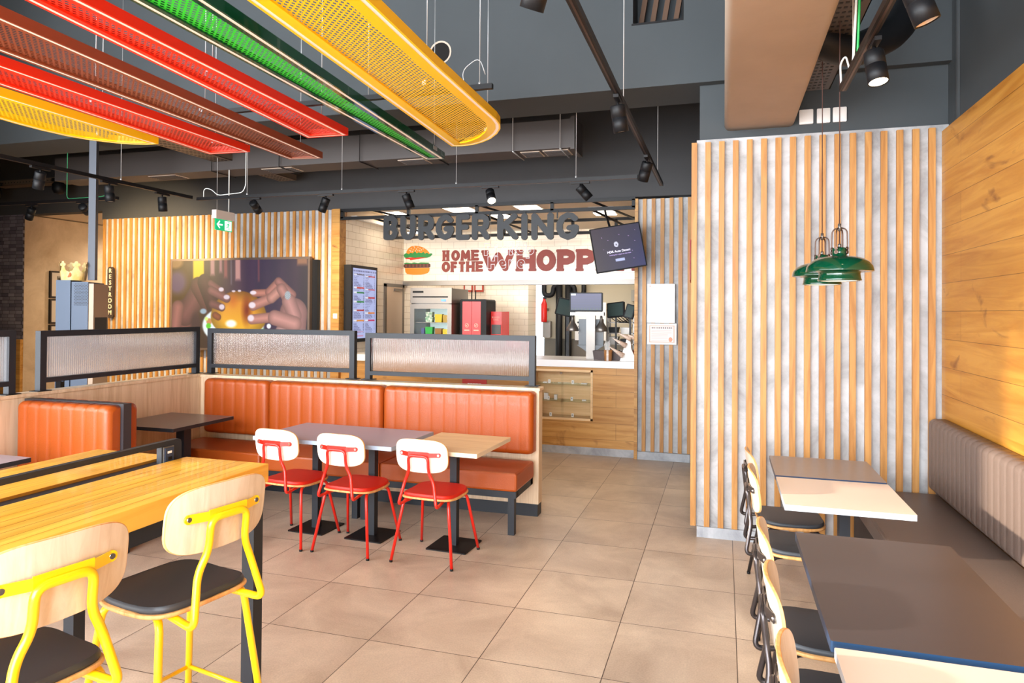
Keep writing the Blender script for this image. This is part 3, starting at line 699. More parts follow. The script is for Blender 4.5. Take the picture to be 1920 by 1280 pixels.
    if stool:
        zf = .30
        def at(sx, sy):
            a, c = Vector(leg(sx, sy)[1]), Vector(leg(sx, sy)[2]); k = (a.z-zf)/(a.z-c.z); return a+(c-a)*k
        b = MB(); q = [at(-1, -1), at(-1, 1), at(1, 1), at(1, -1)]
        for i in range(4): b.cyl(q[i], q[(i+1) % 4], .008, 10)
        b.build('footrest', metal, t)
    return t
rot = math.radians
gr = 'red chairs in front of the orange bench'
c = make_chair('red_dining_chair', 'red tube chair with red seat, rightmost of three, beside the pale oak table', 'chair', .465, red_metal, red_pad, white_ply, group=gr)
c.location = (-1.897, 4.406, 0); c.rotation_euler = (0, 0, rot(-3.2))
dup(c, (-2.507, 4.405, 0), rot(-3.2), 'red tube chair with red seat, middle one of three at the lilac grey table')
dup(c, (-3.030, 4.424, 0), rot(-5), 'red tube chair with red seat, leftmost of three, beside the bar table corner')
gs = 'yellow bar stools at the oak bar table'
s1 = make_chair('bar_stool', 'yellow tube bar stool with charcoal seat at the corner of the oak bar table', 'bar stool', .74, yellow_metal, dark_pad, pale_ply, True, gs, .0125, .40, .225)
s1.location = (-1.843, 1.965, 0); s1.rotation_euler = (0, 0, rot(80))
dup(s1, (-1.85, 1.375, 0), rot(80), 'yellow tube bar stool with charcoal seat cut by the left edge of the photo')
gk = 'black tube chairs along the row of tables on the right'
k0 = make_chair('dining_chair', 'black tube chair with pale plywood back at the far taupe table by the slatted wall', 'chair', .465, gun_metal, dark_pad, pale_ply, group=gk)
k0.location = (.40, 4.52, 0); k0.rotation_euler = (0, 0, rot(-86))
for y, lb, dr in ((4.01, 'black tube chair with pale plywood back at the cream tabletop nearest the slatted wall', -90), (2.94, 'black tube chair with pale plywood back at the far half of the large charcoal table', -90),
              (2.41, 'black tube chair with pale plywood back at the near half of the large charcoal table', -91), (1.86, 'black tube chair nearest the camera on the right, cut by the bottom edge', -93)):
    dup(k0, (.40, y, 0), rot(dr), lb)

# ------------------------------------------------------------------ tables
def table(label, x0, x1, y0, y1, top, edge, cols, group, z=.75, th=.028, rotz=0, plate=.31, leg=.052, colm=anthracite):
    cx, cy = (x0+x1)/2, (y0+y1)/2
    t = empty('dining_table', label, 'table', (cx, cy, 0), rotz, group)
    b = MB(); hx, hy = (x1-x0)/2, (y1-y0)/2; b.prism(rrect(-hx, hx, -hy, hy, .006, 3), z-th, z, 0, 'xyz', False, 1); b.build('tabletop', [top, edge], t)
    for dx, dy in cols:
        b = MB(); b.box(dx-leg/2, dx+leg/2, dy-leg/2, dy+leg/2, .008, z-th-.006); b.box(dx-.12, dx+.12, dy-.12, dy+.12, z-th-.006, z-th); b.build('column', colm, t)
        b = MB(); b.prism(rrect(dx-plate/2, dx+plate/2, dy-plate/2, dy+plate/2, .012, 3), 0, .008); b.build('base_plate', black_metal, t)
    return t
gt = 'tables in front of the orange bench'
table('long lilac grey table with two black pedestals behind the red chairs', -3.335, -2.165, 4.30, 4.96, grey_lam, mat('blue_grey_edge', C(168, 184, 204), .35), [(-.27, .03), (.23, .03)], gt, rotz=rot(-2.5))
table('small pale oak table at the right end of the orange bench', -2.10, -1.53, 4.26, 4.92, laminate_oak, mat('pale_edge', C(238, 222, 196), .4), [(-.04, .04)], gt, rotz=rot(-2.5))
gt = 'tables in the row beside the taupe bench'
table('taupe square table nearest the slatted wall', .29, .87, 4.27, 4.85, taupe_lam, dark_edge, [(.12, .08)], gt)
table('cream white square table between the taupe and the charcoal table', .29, .868, 3.63, 4.235, cream_lam, mat('pale_blue_edge', C(200, 212, 226), .4), [(.03, .05)], gt)
table('large charcoal rectangular table in the right foreground', .297, .88, 2.165, 3.19, dark_lam, mat('navy_reflection_edge', C(26, 58, 92), .35), [(-.06, .30), (-.02, -.32)], gt, th=.032)  # edge colour holds the window's blue reflection
table('cream table cut by the bottom right corner', .30, .88, 1.5, 2.125, cream_lam, mat('pale_blue_edge', C(200, 212, 226), .4), [(0, 0)], gt)
gt = 'small dark tables against the left half wall'
table('dark taupe table at the corner of the orange bench and the left half wall', -4.80, -4.12, 4.37, 5.07, mat('dark_taupe_laminate', C(104, 92, 88), .3), anthracite, [(.12, .0)], gt, leg=.08)
table('dark table corner at the left edge in front of the orange booth seat', -4.80, -4.16, 2.5, 3.25, grey_lam, anthracite, [(0, 0)], gt, leg=.08)

# oak bar table
t = empty('bar_table', 'long oak bar table on black steel legs in the left foreground', 'bar table', (-2.44, 1.3, 0))
X0 = -2.44
for x0, x1 in ((-1.948, -2.400), (-2.495, -2.935)):
    b = MB(); b.box(x0-X0, x1-X0, -1.9, 1.330, .920, 1.0); b.build('tabletop', oak_bar, t, .003)
b = MB()
b.box(-1.985-X0, -2.895-X0, 1.18, 1.24, .85, .92); b.box(-1.985-X0, -2.03-X0, -1.8, 1.24, .85, .92); b.box(-2.85-X0, -2.895-X0, -1.8, 1.24, .85, .92); b.box(-2.401-X0, -2.494-X0, -1.85, 1.325, .90, .988)
b.build('steel_frame', anthracite, t)
for x, y in ((-1.965, 1.245), (-2.86, 1.15), (-1.965, -1.7), (-2.86, -1.7)):
    b = MB(); b.box(x-X0-.03, x-X0+.03, y-.03, y+.03, 0, .92); b.build('leg', anthracite, t)
b = MB()
b.prism([(1.335, .945), (1.335, 1.065), (1.33, 1.078), (1.315, 1.085), (-1.85, 1.085), (-1.85, 1.062), (1.215, 1.062), (1.215, .945)], -.022, .006, 0, 'yzx')
rl = b.build('power_rail', anthracite, t)
b = MB(); b.box(.006, .012, 1.222, 1.282, .97, 1.06, 0); b.box(.012, .016, 1.227, 1.277, .985, 1.055, 1); b.box(.016, .018, 1.240, 1.264, 1.03, 1.04, 2); b.box(.016, .019, 1.242, 1.262, 1.0, 1.014, 3)
b.build('socket', [steel, mat('socket_navy', C(44, 58, 82), .4), white, black_soft], rl)

# ------------------------------------------------------------------ upholstery
def channel_cushion(b, a0, a1, z0, z1, d0, d1, pitch, axis='x', sgn=1, mi=0, gap_top=.04):
    """padded back with vertical channels; spans a0..a1 along axis, front face at d1 (depth grows from d0 to d1 toward the sitter)"""
    n = max(1, int(round((a1-a0)/pitch))); K = 8
    prof = []; R_ = .045                                  # rounded section, front face with soft top and bottom
    for k in range(7): a = PI/2*k/6; prof.append((1-R_/abs(d1-d0)*(1-math.sin(a)), z0+R_*(1-math.cos(a))))
    prof = [(0, z0)]+prof
    for k in range(7): a = PI/2*k/6; prof.append((1-R_/abs(d1-d0)*(1-math.cos(a)), z1-R_*(1-math.sin(a))))
    prof += [(0, z1)]
    cols = []
    tot = n*K
    for i in range(tot+1):
        a = a0+(a1-a0)*i/tot; ph = (i % K)/K; g = .0085*(abs(math.sin(PI*ph))**.30) if (i % K) else 0
        e = min(i, tot-i); edge = 0 if e > 3 else (.03, .012, .004, .001)[e]
        col = []
        for f_, z in prof:
            d = d0+(d1-d0)*f_; k_ = (1 if f_ > .05 else 0)
            d = d+(g-.0085-edge)*k_*sgn
            zz_ = z+(g-.0085)*(1 if z > (z0+z1)/2 and f_ < .9 and f_ > .05 else 0) - (edge*.6 if z > (z0+z1)/2 else -edge*.6)
            col.append((a, d, zz_) if axis == 'x' else (d, a, zz_))
        cols.append(col)
    n0 = len(b.v); m_ = len(prof)
    for c_ in cols: b.v += c_
    for i in range(tot):
        for j in range(m_-1):
            p = n0+i*m_+j; b.f.append((p, p+m_, p+m_+1, p+1)); b.mi.append(mi); b.sm.append(True)
        p = n0+i*m_; b.f.append((p+m_-1, p+2*m_-1, p+m_, p)); b.mi.append(mi); b.sm.append(False)
    b.f.append(tuple(n0+j for j in range(m_))); b.mi.append(mi); b.sm.append(False)
    b.f.append(tuple(n0+tot*m_+j for j in reversed(range(m_)))); b.mi.append(mi); b.sm.append(False)
# orange bench along the back half wall
t = empty('orange_bench', 'long orange channel-stitched bench along the back half wall', 'bench', (-3.1, 5.2, 0))
def rel(b, name, m, t, bevel=0):
    o = b.build(name, m, t, bevel); L_ = Vector(); q_ = t
    while q_: L_ += q_.location; q_ = q_.parent
    o.data.transform(Matrix.Translation(-L_)); return o
for a0, a1 in ((-4.72, -4.0), (-3.995, -2.83), (-2.825, -1.475)):
    b = MB(); channel_cushion(b, a0, a1, .525, 1.035, 5.475, 5.36, .118 if a0 < -4 else .117, 'x', -1); rel(b, 'backrest', orange_leather, t)
for a0, a1 in ((-4.75, -3.74), (-3.735, -2.62), (-2.615, -1.475)):
    b = MB(); b.box(a0, a1, 4.925, 5.42, .335, .475); rel(b, 'seat', orange_leather, t, .018)
b = MB(); b.box(-4.7, -1.49, 4.96, 5.02, .28, .335); b.box(-4.7, -1.49, 5.38, 5.44, .28, .335); b.box(-1.55, -1.49, 5.0, 5.44, .28, .335); rel(b, 'frame', anthracite, t)
for x in (-1.53, -2.86, -2.78, -4.2): b = MB(); b.box(x-.025, x+.025, 4.97, 5.02, 0, .28); rel(b, 'leg', anthracite, t)
# back half wall
t = empty('half_wall', 'pale oak half wall behind the long orange bench', 'partition', (-3.1, 5.54, 0))
b = MB(); b.box(-4.86, -1.455, 5.49, 5.60, .1, 1.035); rel(b, 'panel', pale_oak, t)
b = MB(); b.box(-4.86, -1.445, 5.475, 5.61, 1.035, 1.058); rel(b, 'cap', pale_oak, t)
b = MB(); b.box(-4.86, -1.46, 5.485, 5.605, 0, .1); rel(b, 'plinth', anthracite, t)
t = empty('half_wall', 'pale oak half wall on the left carrying two ribbed glass screens', 'partition', (-4.9, 3.0, 0))
b = MB(); b.box(-4.96, -4.85, .5, 5.60, .1, 1.045); rel(b, 'panel', pale_oak, t)
b = MB(); b.box(-4.97, -4.84, .5, 5.61, 1.045, 1.068); rel(b, 'cap', pale_oak, t)
b = MB(); b.box(-4.955, -4.855, .5, 5.6, 0, .1); rel(b, 'plinth', anthracite, t)
# double booth seat on the left
t = empty('booth_seat', 'orange double booth seat with black end post against the left half wall', 'booth seat', (-4.35, 3.75, 0))
b = MB(); channel_cushion(b, -4.80, -3.955, .50, 1.03, 3.72, 3.62, .105, 'x', -1); rel(b, 'front_cushion', orange_leather, t)
b = MB(); channel_cushion(b, -4.80, -3.955, .50, 1.03, 3.79, 3.885, .105, 'x', 1); rel(b, 'rear_cushion', orange_leather, t)
b = MB(); b.box(-4.84, -3.93, 3.722, 3.788, .0, 1.035); rel(b, 'end_post', mat('dark_grey_steel', C(50, 48, 52), .45), t)
for y0_, y1_ in ((3.16, 3.64), (3.87, 4.28)): b = MB(); b.box(-4.82, -3.97, y0_, y1_, .33, .47); rel(b, 'seat', orange_leather, t, .02)
# taupe bench on the right
t = empty('taupe_bench', 'long taupe channel-stitched bench against the oak wall', 'bench', (1.2, 3, 0))
for a0, a1 in ((3.1, 5.31), (.6, 3.095)):
    b = MB(); channel_cushion(b, a0, a1, .50, .985, 1.425, 1.325, .085, 'y', -1); rel(b, 'backrest', brown_leather, t)
for a0, a1 in ((2.905, 5.34), (.6, 2.9)):
    b = MB(); b.box(.845, 1.40, a0, a1, .36, .465); rel(b, 'seat', brown_leather, t, .015)
b = MB(); b.box(.88, 1.42, .6, 5.34, .0, .36); rel(b, 'base', mat('charcoal_base', C(58, 52, 50), .6), t)

# ------------------------------------------------------------------ ribbed glass screens
def screen(label, axis, a0, a1, at, z0=1.068, ztop=1.487, zlo=1.11):
    t = empty('glass_screen', label, 'glass screen', (0, 0, 0), 0, 'ribbed glass screens on the half walls')
    d = .026
    def bx(b, p, q, c0, c1, dd=d):
        if axis == 'x': b.box(p, q, at-dd, at+dd, c0, c1)
        else: b.box(at-dd, at+dd, p, q, c0, c1)
    for p in (a0, a1-.05):
        b = MB(); bx(b, p, p+.05, z0+.006, ztop); b.build('post', anthracite, t)
        b = MB(); bx(b, p-.03, p+.08, z0, z0+.006, .045); b.build('foot', black_metal, t)
    b = MB(); bx(b, a0+.05, a1-.05, ztop-.045, ztop); b.build('top_rail', anthracite, t)
    b = MB(); bx(b, a0+.05, a1-.05, zlo, zlo+.035); b.build('bottom_rail', anthracite, t)
    b = MB(); p0, p1 = a0+.052, a1-.052; n = int((p1-p0)/.018)*6; vs = []
    for i in range(n+1):
        p = p0+(p1-p0)*i/n; o = .0045*abs(math.sin(PI*(i % 6)/6))
        for z in (zlo+.036, ztop-.046): vs.append((p, at-.004-o, z) if axis == 'x' else (at+.004+o, p, z))
    for i in range(n+1):
        p = p0+(p1-p0)*i/n
        for z in (zlo+.036, ztop-.046): vs.append((p, at+.003, z) if axis == 'x' else (at-.003, p, z))
    k = 2*(n+1); fs = [(2*i, 2*i+2, 2*i+3, 2*i+1) for i in range(n)]+[(k+2*i+1, k+2*i+3, k+2*i+2, k+2*i) for i in range(n)]
    b.add(vs, fs, 0, True); b.build('ribbed_pane', fluted, t)
    return t
screen('ribbed glass screen on the back half wall, right one, in front of the counter', 'x', -3.08, -1.50, 5.54)
screen('ribbed glass screen on the back half wall, in front of the large advert screen', 'x', -4.80, -3.19, 5.54, zlo=1.125, ztop=1.505)
screen('wide ribbed glass screen on the left half wall, in front of the kiosk', 'y', 3.865, 5.50, -4.90, z0=1.068, ztop=1.52, zlo=1.13)
screen('ribbed glass screen cut by the left edge of the photo', 'y', 2.0, 3.68, -4.90, z0=1.068, ztop=1.53, zlo=1.13)

# ------------------------------------------------------------------ pendant lamps
def pendant(label, x, y, z0):
    t = empty('pendant_lamp', label, 'pendant lamp', (x, y, z0), 0, 'green pendant lamps')
    b = MB(); R0 = .166
    prof = [(.098, .0), (.106, .001), (.108, .005), (.105, .012), (.102, .030), (.101, .040), (.106, .047), (.122, .053), (.160, .052), (R0, .050), (R0, .054), (.161, .078), (.145, .10), (.118, .117), (.085, .127), (.06, .131), (.037, .134), (.036, .150), (.036, .172), (.030, .177), (.012, .179), (0, .18)]
    b.lathe(prof, (0, 0, 0), 56); b.build('lamp_shade', green_gloss, t)
    b = MB(); b.lathe([(.088, .001), (.094, .001), (.094, .02), (.085, .07), (.05, .11), (0, .118)], (0, 0, 0), 40); b.build('inner_reflector', white, t)
    b = MB(); b.lathe([(0, .032), (.02, .036), (.03, .052), (.03, .066), (.014, .09), (.014, .11)], (0, 0, 0), 24); b.build('bulb', mat('bulb_white', C(250, 240, 225), .3, emit=C(255, 235, 205), es=2), t)
    for k in range(4):
        a = PI/4+PI/2*k+.25; cx, sx_ = math.cos(a), math.sin(a)
        b = MB(); b.tube([(cx*.041, sx_*.041, .148), (cx*.041, sx_*.041, .20), (cx*.040, sx_*.040, .258), (cx*.03, sx_*.03, .276), (cx*.008, sx_*.008, .282)], .0036, 8, 0, True, .02)
        b.cyl((cx*.036, sx_*.036, .152), (cx*.044, sx_*.044, .152), .0105, 12); b.cyl((cx*.036, sx_*.036, .172), (cx*.044, sx_*.044, .172), .009, 12); b.build('bracket_arm', bronze, t)
    b = MB(); b.cyl((0, 0, .266), (0, 0, .305), .0085, 14); b.cyl((0, 0, .178), (0, 0, .198), .0085, 14); b.build('cord_grip', steel, t)
    b = MB(); b.cyl((0, 0, .19), (0, 0, 5-z0), .0028, 8); b.build('cord', mat('brown_cord', C(70, 44, 38), .7), t)
pendant('green enamel pendant lamp, nearer and higher one, in front of the slatted wall', .587, 4.0, 1.862)
pendant('green enamel pendant lamp, farther and lower one, partly hidden behind the other', .555, 4.42, 1.858)

# ------------------------------------------------------------------ back wall dressing: advert screen, exit sign, restroom sign
def cap_d(px, py, ax, ay, bx, by):
    vx, vy = bx-ax, by-ay; L2 = vx*vx+vy*vy; k = max(0, min(1, ((px-ax)*vx+(py-ay)*vy)/L2)) if L2 else 0
    return math.hypot(px-ax-k*vx, py-ay-k*vy), k
def advert(u, v):
    x, y = 395+1215*u, 130+690*v
    n = math.sin(x*.013+y*.004)*6+math.sin(x*.051)*3
    c = (70-22*u+n, 44-8*u+n*.5, 48+26*u-22*(u-.6)**2*8+n*.5)
    def over(col, a):
        nonlocal c; a = max(0, min(1, a)); c = tuple(c[i]*(1-a)+col[i]*a for i in range(3))
    def ell(cx, cy, rx, ry, col, soft=.12, a=1):
        d = math.hypot((x-cx)/rx, (y-cy)/ry); over(col, a*(1-d)/soft)
    def caps(ax, ay, bx, by, r, col, soft=6, sh=1, a=1):
        d, k = cap_d(x, y, ax, ay, bx, by); q = max(0, 1-d/r); s = .62+.5*q**.6 if sh else 1
        over(tuple(ch*s for ch in col), a*(r-d)/soft)
    ell(440, 300, 120, 130, (98, 72, 92), .5); ell(420, 140, 90, 60, (150, 108, 60), .3, .8)
    for cx, wd, col, h_ in ((640, 58, (222, 190, 20), 160), (770, 26, (168, 120, 118), 130), (845, 20, (150, 104, 108), 110), (890, 22, (130, 70, 74), 150), (940, 10, (120, 110, 120), 200), (1000, 30, (176, 128, 124), 170), (1185, 14, (112, 60, 70), 180), (1560, 50, (150, 104, 78), 60)):
        over(col, min((wd-abs(x-cx-(y-130)*.02))/14, (130+h_-y)/30)*.95)
    # left hand
    caps(500, 780, 520, 560, 130, (112, 66, 62)); caps(520, 560, 660, 360, 92, (104, 62, 60)); caps(640, 330, 740, 480, 75, (92, 52, 50)); caps(700, 300, 800, 520, 70, (66, 36, 40)); caps(420, 700, 450, 500, 60, (140, 88, 80)); caps(790, 480, 830, 570, 42, (108, 60, 48))
    ell(620, 640, 60, 130, (60, 34, 40), .4, .8)
    # filling
    ell(960, 640, 285, 160, (214, 224, 226), .06); ell(690, 530, 38, 26, (140, 160, 176), .4)
    for cx, cy, r, col in ((745, 610, 30, (190, 130, 80)), (740, 645, 26, (90, 190, 40)), (785, 715, 26, (80, 170, 40)), (870, 715, 28, (150, 90, 60)), (1235, 690, 34, (60, 170, 50)), (1245, 715, 24, (150, 96, 66)), (1280, 640, 22, (226, 232, 238)), (1300, 700, 16, (196, 160, 120)), (720, 590, 18, (200, 220, 120))):
        ell(cx, cy, r, r, col, .3)
    # bun
    d = math.hypot((x-1010)/250, (y-575)/(150 if y > 575 else 205))
    if d < 1.02:
        t_ = max(0, min(1, (y-380)/330)); s = 1-.35*max(0, d-.55)/.45
        over((232*s-30*(1-t_), (120+60*t_)*s, (40+8*t_)*s), (1.02-d)/.04)
        ell(1085, 520, 60, 150, (120, 44, 24), .7, .75); ell(960, 440, 60, 80, (190, 96, 30), .8, .6); ell(945, 625, 62, 38, (255, 250, 240), .5)
    # left finger tips
    for a in ((755, 310, 860, 375, 30, (110, 66, 68)), (760, 365, 905, 430, 36, (120, 74, 74)), (770, 470, 860, 500, 34, (104, 62, 62)), (800, 560, 828, 575, 30, (130, 70, 44))): caps(*a)
    for cx, cy, rx, ry in ((853, 358, 28, 20), (903, 418, 33, 22), (860, 495, 30, 26), (965, 372, 20, 9), (1018, 370, 18, 10)): ell(cx, cy, rx, ry, (206, 190, 200), .35)
    # right hand
    for a in ((1490, 540, 1470, 760, 120, (164, 116, 112)), (1400, 690, 1560, 720, 70, (182, 140, 136)), (1150, 388, 1280, 385, 32, (168, 110, 96)), (1280, 380, 1360, 305, 38, (160, 106, 96)), (1360, 300, 1480, 400, 36, (150, 100, 94)),
              (1140, 485, 1300, 425, 42, (172, 118, 106)), (1300, 425, 1385, 355, 44, (176, 124, 112)), (1385, 355, 1450, 450, 44, (166, 116, 108)), (1450, 450, 1500, 560, 62, (170, 122, 116)), (1130, 590, 1330, 570, 42, (176, 122, 110)), (1330, 575, 1500, 620, 62, (176, 126, 118))): caps(*a)
    ell(1440, 405, 30, 38, (150+70*math.sin(x*.45)*math.sin(y*.4), 160+60*math.sin(x*.45)*math.sin(y*.4), 170), .3)
    for cx, cy, rx, ry in ((1140, 384, 34, 18), (1132, 480, 36, 28), (1122, 580, 34, 30)): ell(cx, cy, rx, ry, (222, 206, 214), .35)
    return tuple(min(255, ch*1.12) for ch in c)
t = empty('advert_screen', 'wide wall screen showing dark hands gripping a burger', 'screen', (-6.38, 7.93, 1.1))
o = picture('display', -7.49, -5.27, 1.15, 2.37, 280, 150, advert, picture_mat('advert_picture', .52), t, 'y', 7.899); o.location = -t.location
b = MB()
for q in ((-7.52, -7.49, 1.12, 2.40), (-5.27, -5.24, 1.12, 2.40), (-7.49, -5.27, 2.37, 2.40), (-7.49, -5.27, 1.12, 1.15)): b.box(q[0], q[1], 7.895, 7.95, q[2], q[3])
b.box(-7.5, -5.26, 7.902, 7.95, 1.13, 2.39)
rel(b, 'frame', mat('screen_frame', C(120, 104, 96), .35, metal=.4), t)
b = MB(); b.box(-7.3, -5.16, 7.95, 8.03, 1.4, 2.36); rel(b, 'wall_mount', black_metal, t)

t = empty('exit_sign', 'green exit sign with white arrow and running figure, hung from the ceiling', 'exit sign', (-5.4, 6.43, 2.6))
b = MB(); b.box(-5.43, -5.37, 6.285, 6.58, 2.70, 2.795); rel(b, 'housing', mat('sign_housing', C(226, 214, 206), .4), t)
gm = mat('exit_green', C(0, 168, 110), .4, emit=C(0, 170, 110), es=.5); wm = mat('exit_white', C(250, 255, 252), .4, emit=C(240, 255, 250), es=.7)
b = MB(); b.box(-5.405, -5.395, 6.30, 6.57, 2.575, 2.70, 0); pl = rel(b, 'sign_panel', gm, t)
b = MB(); e = -5.3945
def yz(b, pts): b.add([(e+.001, y, z) for y, z in pts], [tuple(range(len(pts)))])
yz(b, [(6.32, 2.64), (6.365, 2.685), (6.375, 2.675), (6.35, 2.648), (6.35, 2.632), (6.375, 2.605), (6.365, 2.595)]); yz(b, [(6.335, 2.648), (6.415, 2.648), (6.415, 2.632), (6.335, 2.632)])
b.add([(e+.001, 6.45, 2.585), (e+.001, 6.56, 2.585), (e+.001, 6.56, 2.69), (e+.001, 6.45, 2.69)], [(0, 1, 2, 3)]); rel(b, 'arrow_and_door', wm, pl)
b = MB(); e = -5.392
b.lathe([(0, 0), (.009, 0)], (e, 6.515, 2.676), 12, 0, False, Matrix.Rotation(PI/2, 3, 'Y'))
for a, q, r_ in (((6.508, 2.662), (6.50, 2.632), .008), ((6.50, 2.632), (6.52, 2.612), .005), ((6.52, 2.612), (6.515, 2.592), .005), ((6.50, 2.632), (6.483, 2.615), .005), ((6.483, 2.615), (6.465, 2.615), .004), ((6.508, 2.66), (6.53, 2.645), .004), ((6.505, 2.66), (6.485, 2.652), .004), ((6.485, 2.652), (6.478, 2.636), .004)):
    dy, dz = q[0]-a[0], q[1]-a[1]; l_ = math.hypot(dy, dz); ny, nz = -dz/l_*r_, dy/l_*r_; yz(b, [(a[0]+ny, a[1]+nz), (q[0]+ny, q[1]+nz), (q[0]-ny, q[1]-nz), (a[0]-ny, a[1]-nz)])
rel(b, 'running_figure', gm, pl)
for y in (6.33, 6.52): b = MB(); b.cyl((-5.4, y, 2.79), (-5.4, y, 5.0), .003 if y < 6.4 else .006, 6); rel(b, 'hanger', wire_m if y < 6.4 else white_cable, t)

t = empty('restroom_sign', 'narrow dark upright sign with light letters on the left slats', 'sign', (-8.68, 7.98, 1.54))
b = MB(); b.prism(rrect(-8.735, -8.625, 1.55, 2.31, .05, 6), 7.955, 7.985, 0, 'xzy'); rel(b, 'board', mat('sign_brown', C(66, 54, 48), .5), t)
b = MB(); b.box(-8.70, -8.66, 7.985, 8.006, 1.9, 1.96); rel(b, 'bracket', black_metal, t)
for i, ch in enumerate('RESTROOM'): text(ch, .088, mat('sign_cream', C(236, 214, 178), .5), t, 'letter', (0, -.027, 2.25-i*.0885-1.54), ext=.002, off=.002)

# ------------------------------------------------------------------ counter
t = empty('service_counter', 'oak panelled service counter with thick white worktop', 'counter', (-2.9, 8.3, 0))
b = MB(); b.box(-4.85, -2.235, YB, 8.6, .09, 1.03); b.box(-1.475, -.99, YB, 8.6, .09, 1.03); b.box(-2.235, -1.475, YB, 8.6, .09, .40); b.box(-2.235, -1.475, YB, 8.6, 1.0, 1.03); b.box(-2.235, -1.475, 8.3, 8.6, .4, 1.0); rel(b, 'body', oak_counter, t)
b = MB(); b.box(-4.85, -.95, YB+.0, 8.6, 0, .09); rel(b, 'plinth', conc_skirt, t)
b = MB(); b.box(-4.85, -.988, YB-.045, 8.72, 1.035, 1.115); rel(b, 'worktop', white_gloss, t)
t = empty('display_case', 'glass fronted display niche with two glass shelves in the counter', 'display case', (-1.85, 8.15, .4))
b = MB()
for q in ((-2.235, -2.21, .40, 1.0), (-1.50, -1.475, .40, 1.0), (-2.235, -1.475, .40, .425), (-2.235, -1.475, .975, 1.0)): b.box(q[0], q[1], YB-.004, 8.29, q[2], q[3])
b.box(-2.21, -1.5, 8.28, 8.295, .425, .975); rel(b, 'oak_lining', laminate_oak, t)
for z in (.618, .818): b = MB(); b.box(-2.208, -1.502, 8.06, 8.27, z-.004, z+.004); rel(b, 'glass_shelf', glass_mat('shelf_glass_%d' % int(z*1000), (.93, 1, .98, 1), .8, .05), t)
b = MB(); b.box(-2.208, -1.83, 8.052, 8.056, .43, .97); b.box(-1.86, -1.502, 8.044, 8.048, .43, .97); rel(b, 'sliding_glass', clear_glass, t)
b = MB(); b.cyl((-1.86, 8.035, .955), (-1.86, 8.05, .955), .014, 12); rel(b, 'lock', chrome, t)
tagm = mat('tag_card', C(250, 248, 245), .6)
for i, (x, z, s_) in enumerate([(-2.02, .824, '1'), (-1.73, .824, '2'), (-2.03, .624, '3'), (-1.74, .624, '4'), (-2.0, .427, '5'), (-1.73, .427, '6')]):
    tt = empty('number_card', ['white number card on the upper shelf, left', 'white number card on the upper shelf, right', 'white number card on the middle shelf, left', 'white number card on the middle shelf, right', 'white number card at the bottom, left', 'white number card at the bottom, right'][i], 'card', (x, 8.1, z), 0, 'number cards in the display case')
    a = MB(); a.obox((0, 0, .022), (.014, 0, 0), (0, .001, 0), (0, .003, .022)); a.obox((0, .012, .02), (.014, 0, 0), (0, .001, 0), (0, -.005, .02)); a.build('card', tagm, tt)
    text(s_, .03, black_soft, tt, 'number', (0, -.003, .024), ext=.0005)
for i, (x, z, w_, h_) in enumerate([(-2.08, .822, .05, .012), (-1.6, .822, .07, .012), (-1.95, .622, .035, .06), (-2.07, .622, .05, .075), (-1.6, .622, .05, .012)]):
    b = MB(); b.box(x-w_/2, x+w_/2, 8.14, 8.18, z, z+h_); tag(b.build('small_white_box', white), ['flat white box on the upper shelf, left of the display case', 'flat white box on the upper shelf, right of the display case', 'small upright white box on the middle shelf next to a number card', 'tall white box at the left of the middle shelf', 'flat white box at the right of the middle shelf'][i], 'box', 'white boxes in the display case')
t = empty('framed_poster', 'small red and white bordered notice low on the counter front behind the ribbed glass', 'poster', (-3.0, YB, .8))
b = MB(); b.box(-3.12, -2.8, YB-.012, YB-.002, .7, .84); rel(b, 'board', mat('notice_red', C(190, 40, 30), .5), t); text('EEEZE', .07, white, t, 'lettering', (.04, -.014, -.035), ext=.0005, off=.001)
b = MB(); b.box(-4.93, -4.87, YB-.072, YB-.061, 1.58, 1.645); b.box(-4.915, -4.885, YB-.076, YB-.072, 1.6, 1.625); tag(b.build('wall_switch', white), 'small cream switch plate on the oak post left of the counter', 'switch')

# black steel portal with hanging letters
t = empty('steel_portal_frame', 'black steel lattice frame across the top of the counter opening', 'frame', (-2.9, 8.0, 2.9))
b = MB(); s_ = .02
for z in (3.005, 2.9): b.box(-4.84, -.98, 7.98, 8.02, z-s_, z+s_)
for x in (-4.82, -3.86, -2.93, -1.97, -1.0): b.box(x-s_, x+s_, 7.98, 8.02, 2.9, 3.0)
rel(b, 'front_lattice', black_metal, t)
b = MB()
for z in (2.955, 2.78): b.box(-4.84, -1.0, 9.3, 9.34, z-s_, z+s_)
for x in (-4.0, -3.0, -2.0, -1.4): b.box(x-s_, x+s_, 9.3, 9.34, 2.78, 2.95)
rel(b, 'rear_lattice', black_metal, t)
for x in (-4.4, -2.9, -1.5):
    for z, zz in ((3.0, 2.95), (2.9, 2.79)): b = MB(); b.tube([(x, 8.0, z), (x+.35, 9.3, zz)], .015, 6); rel(b, 'cross_brace', black_metal, t)

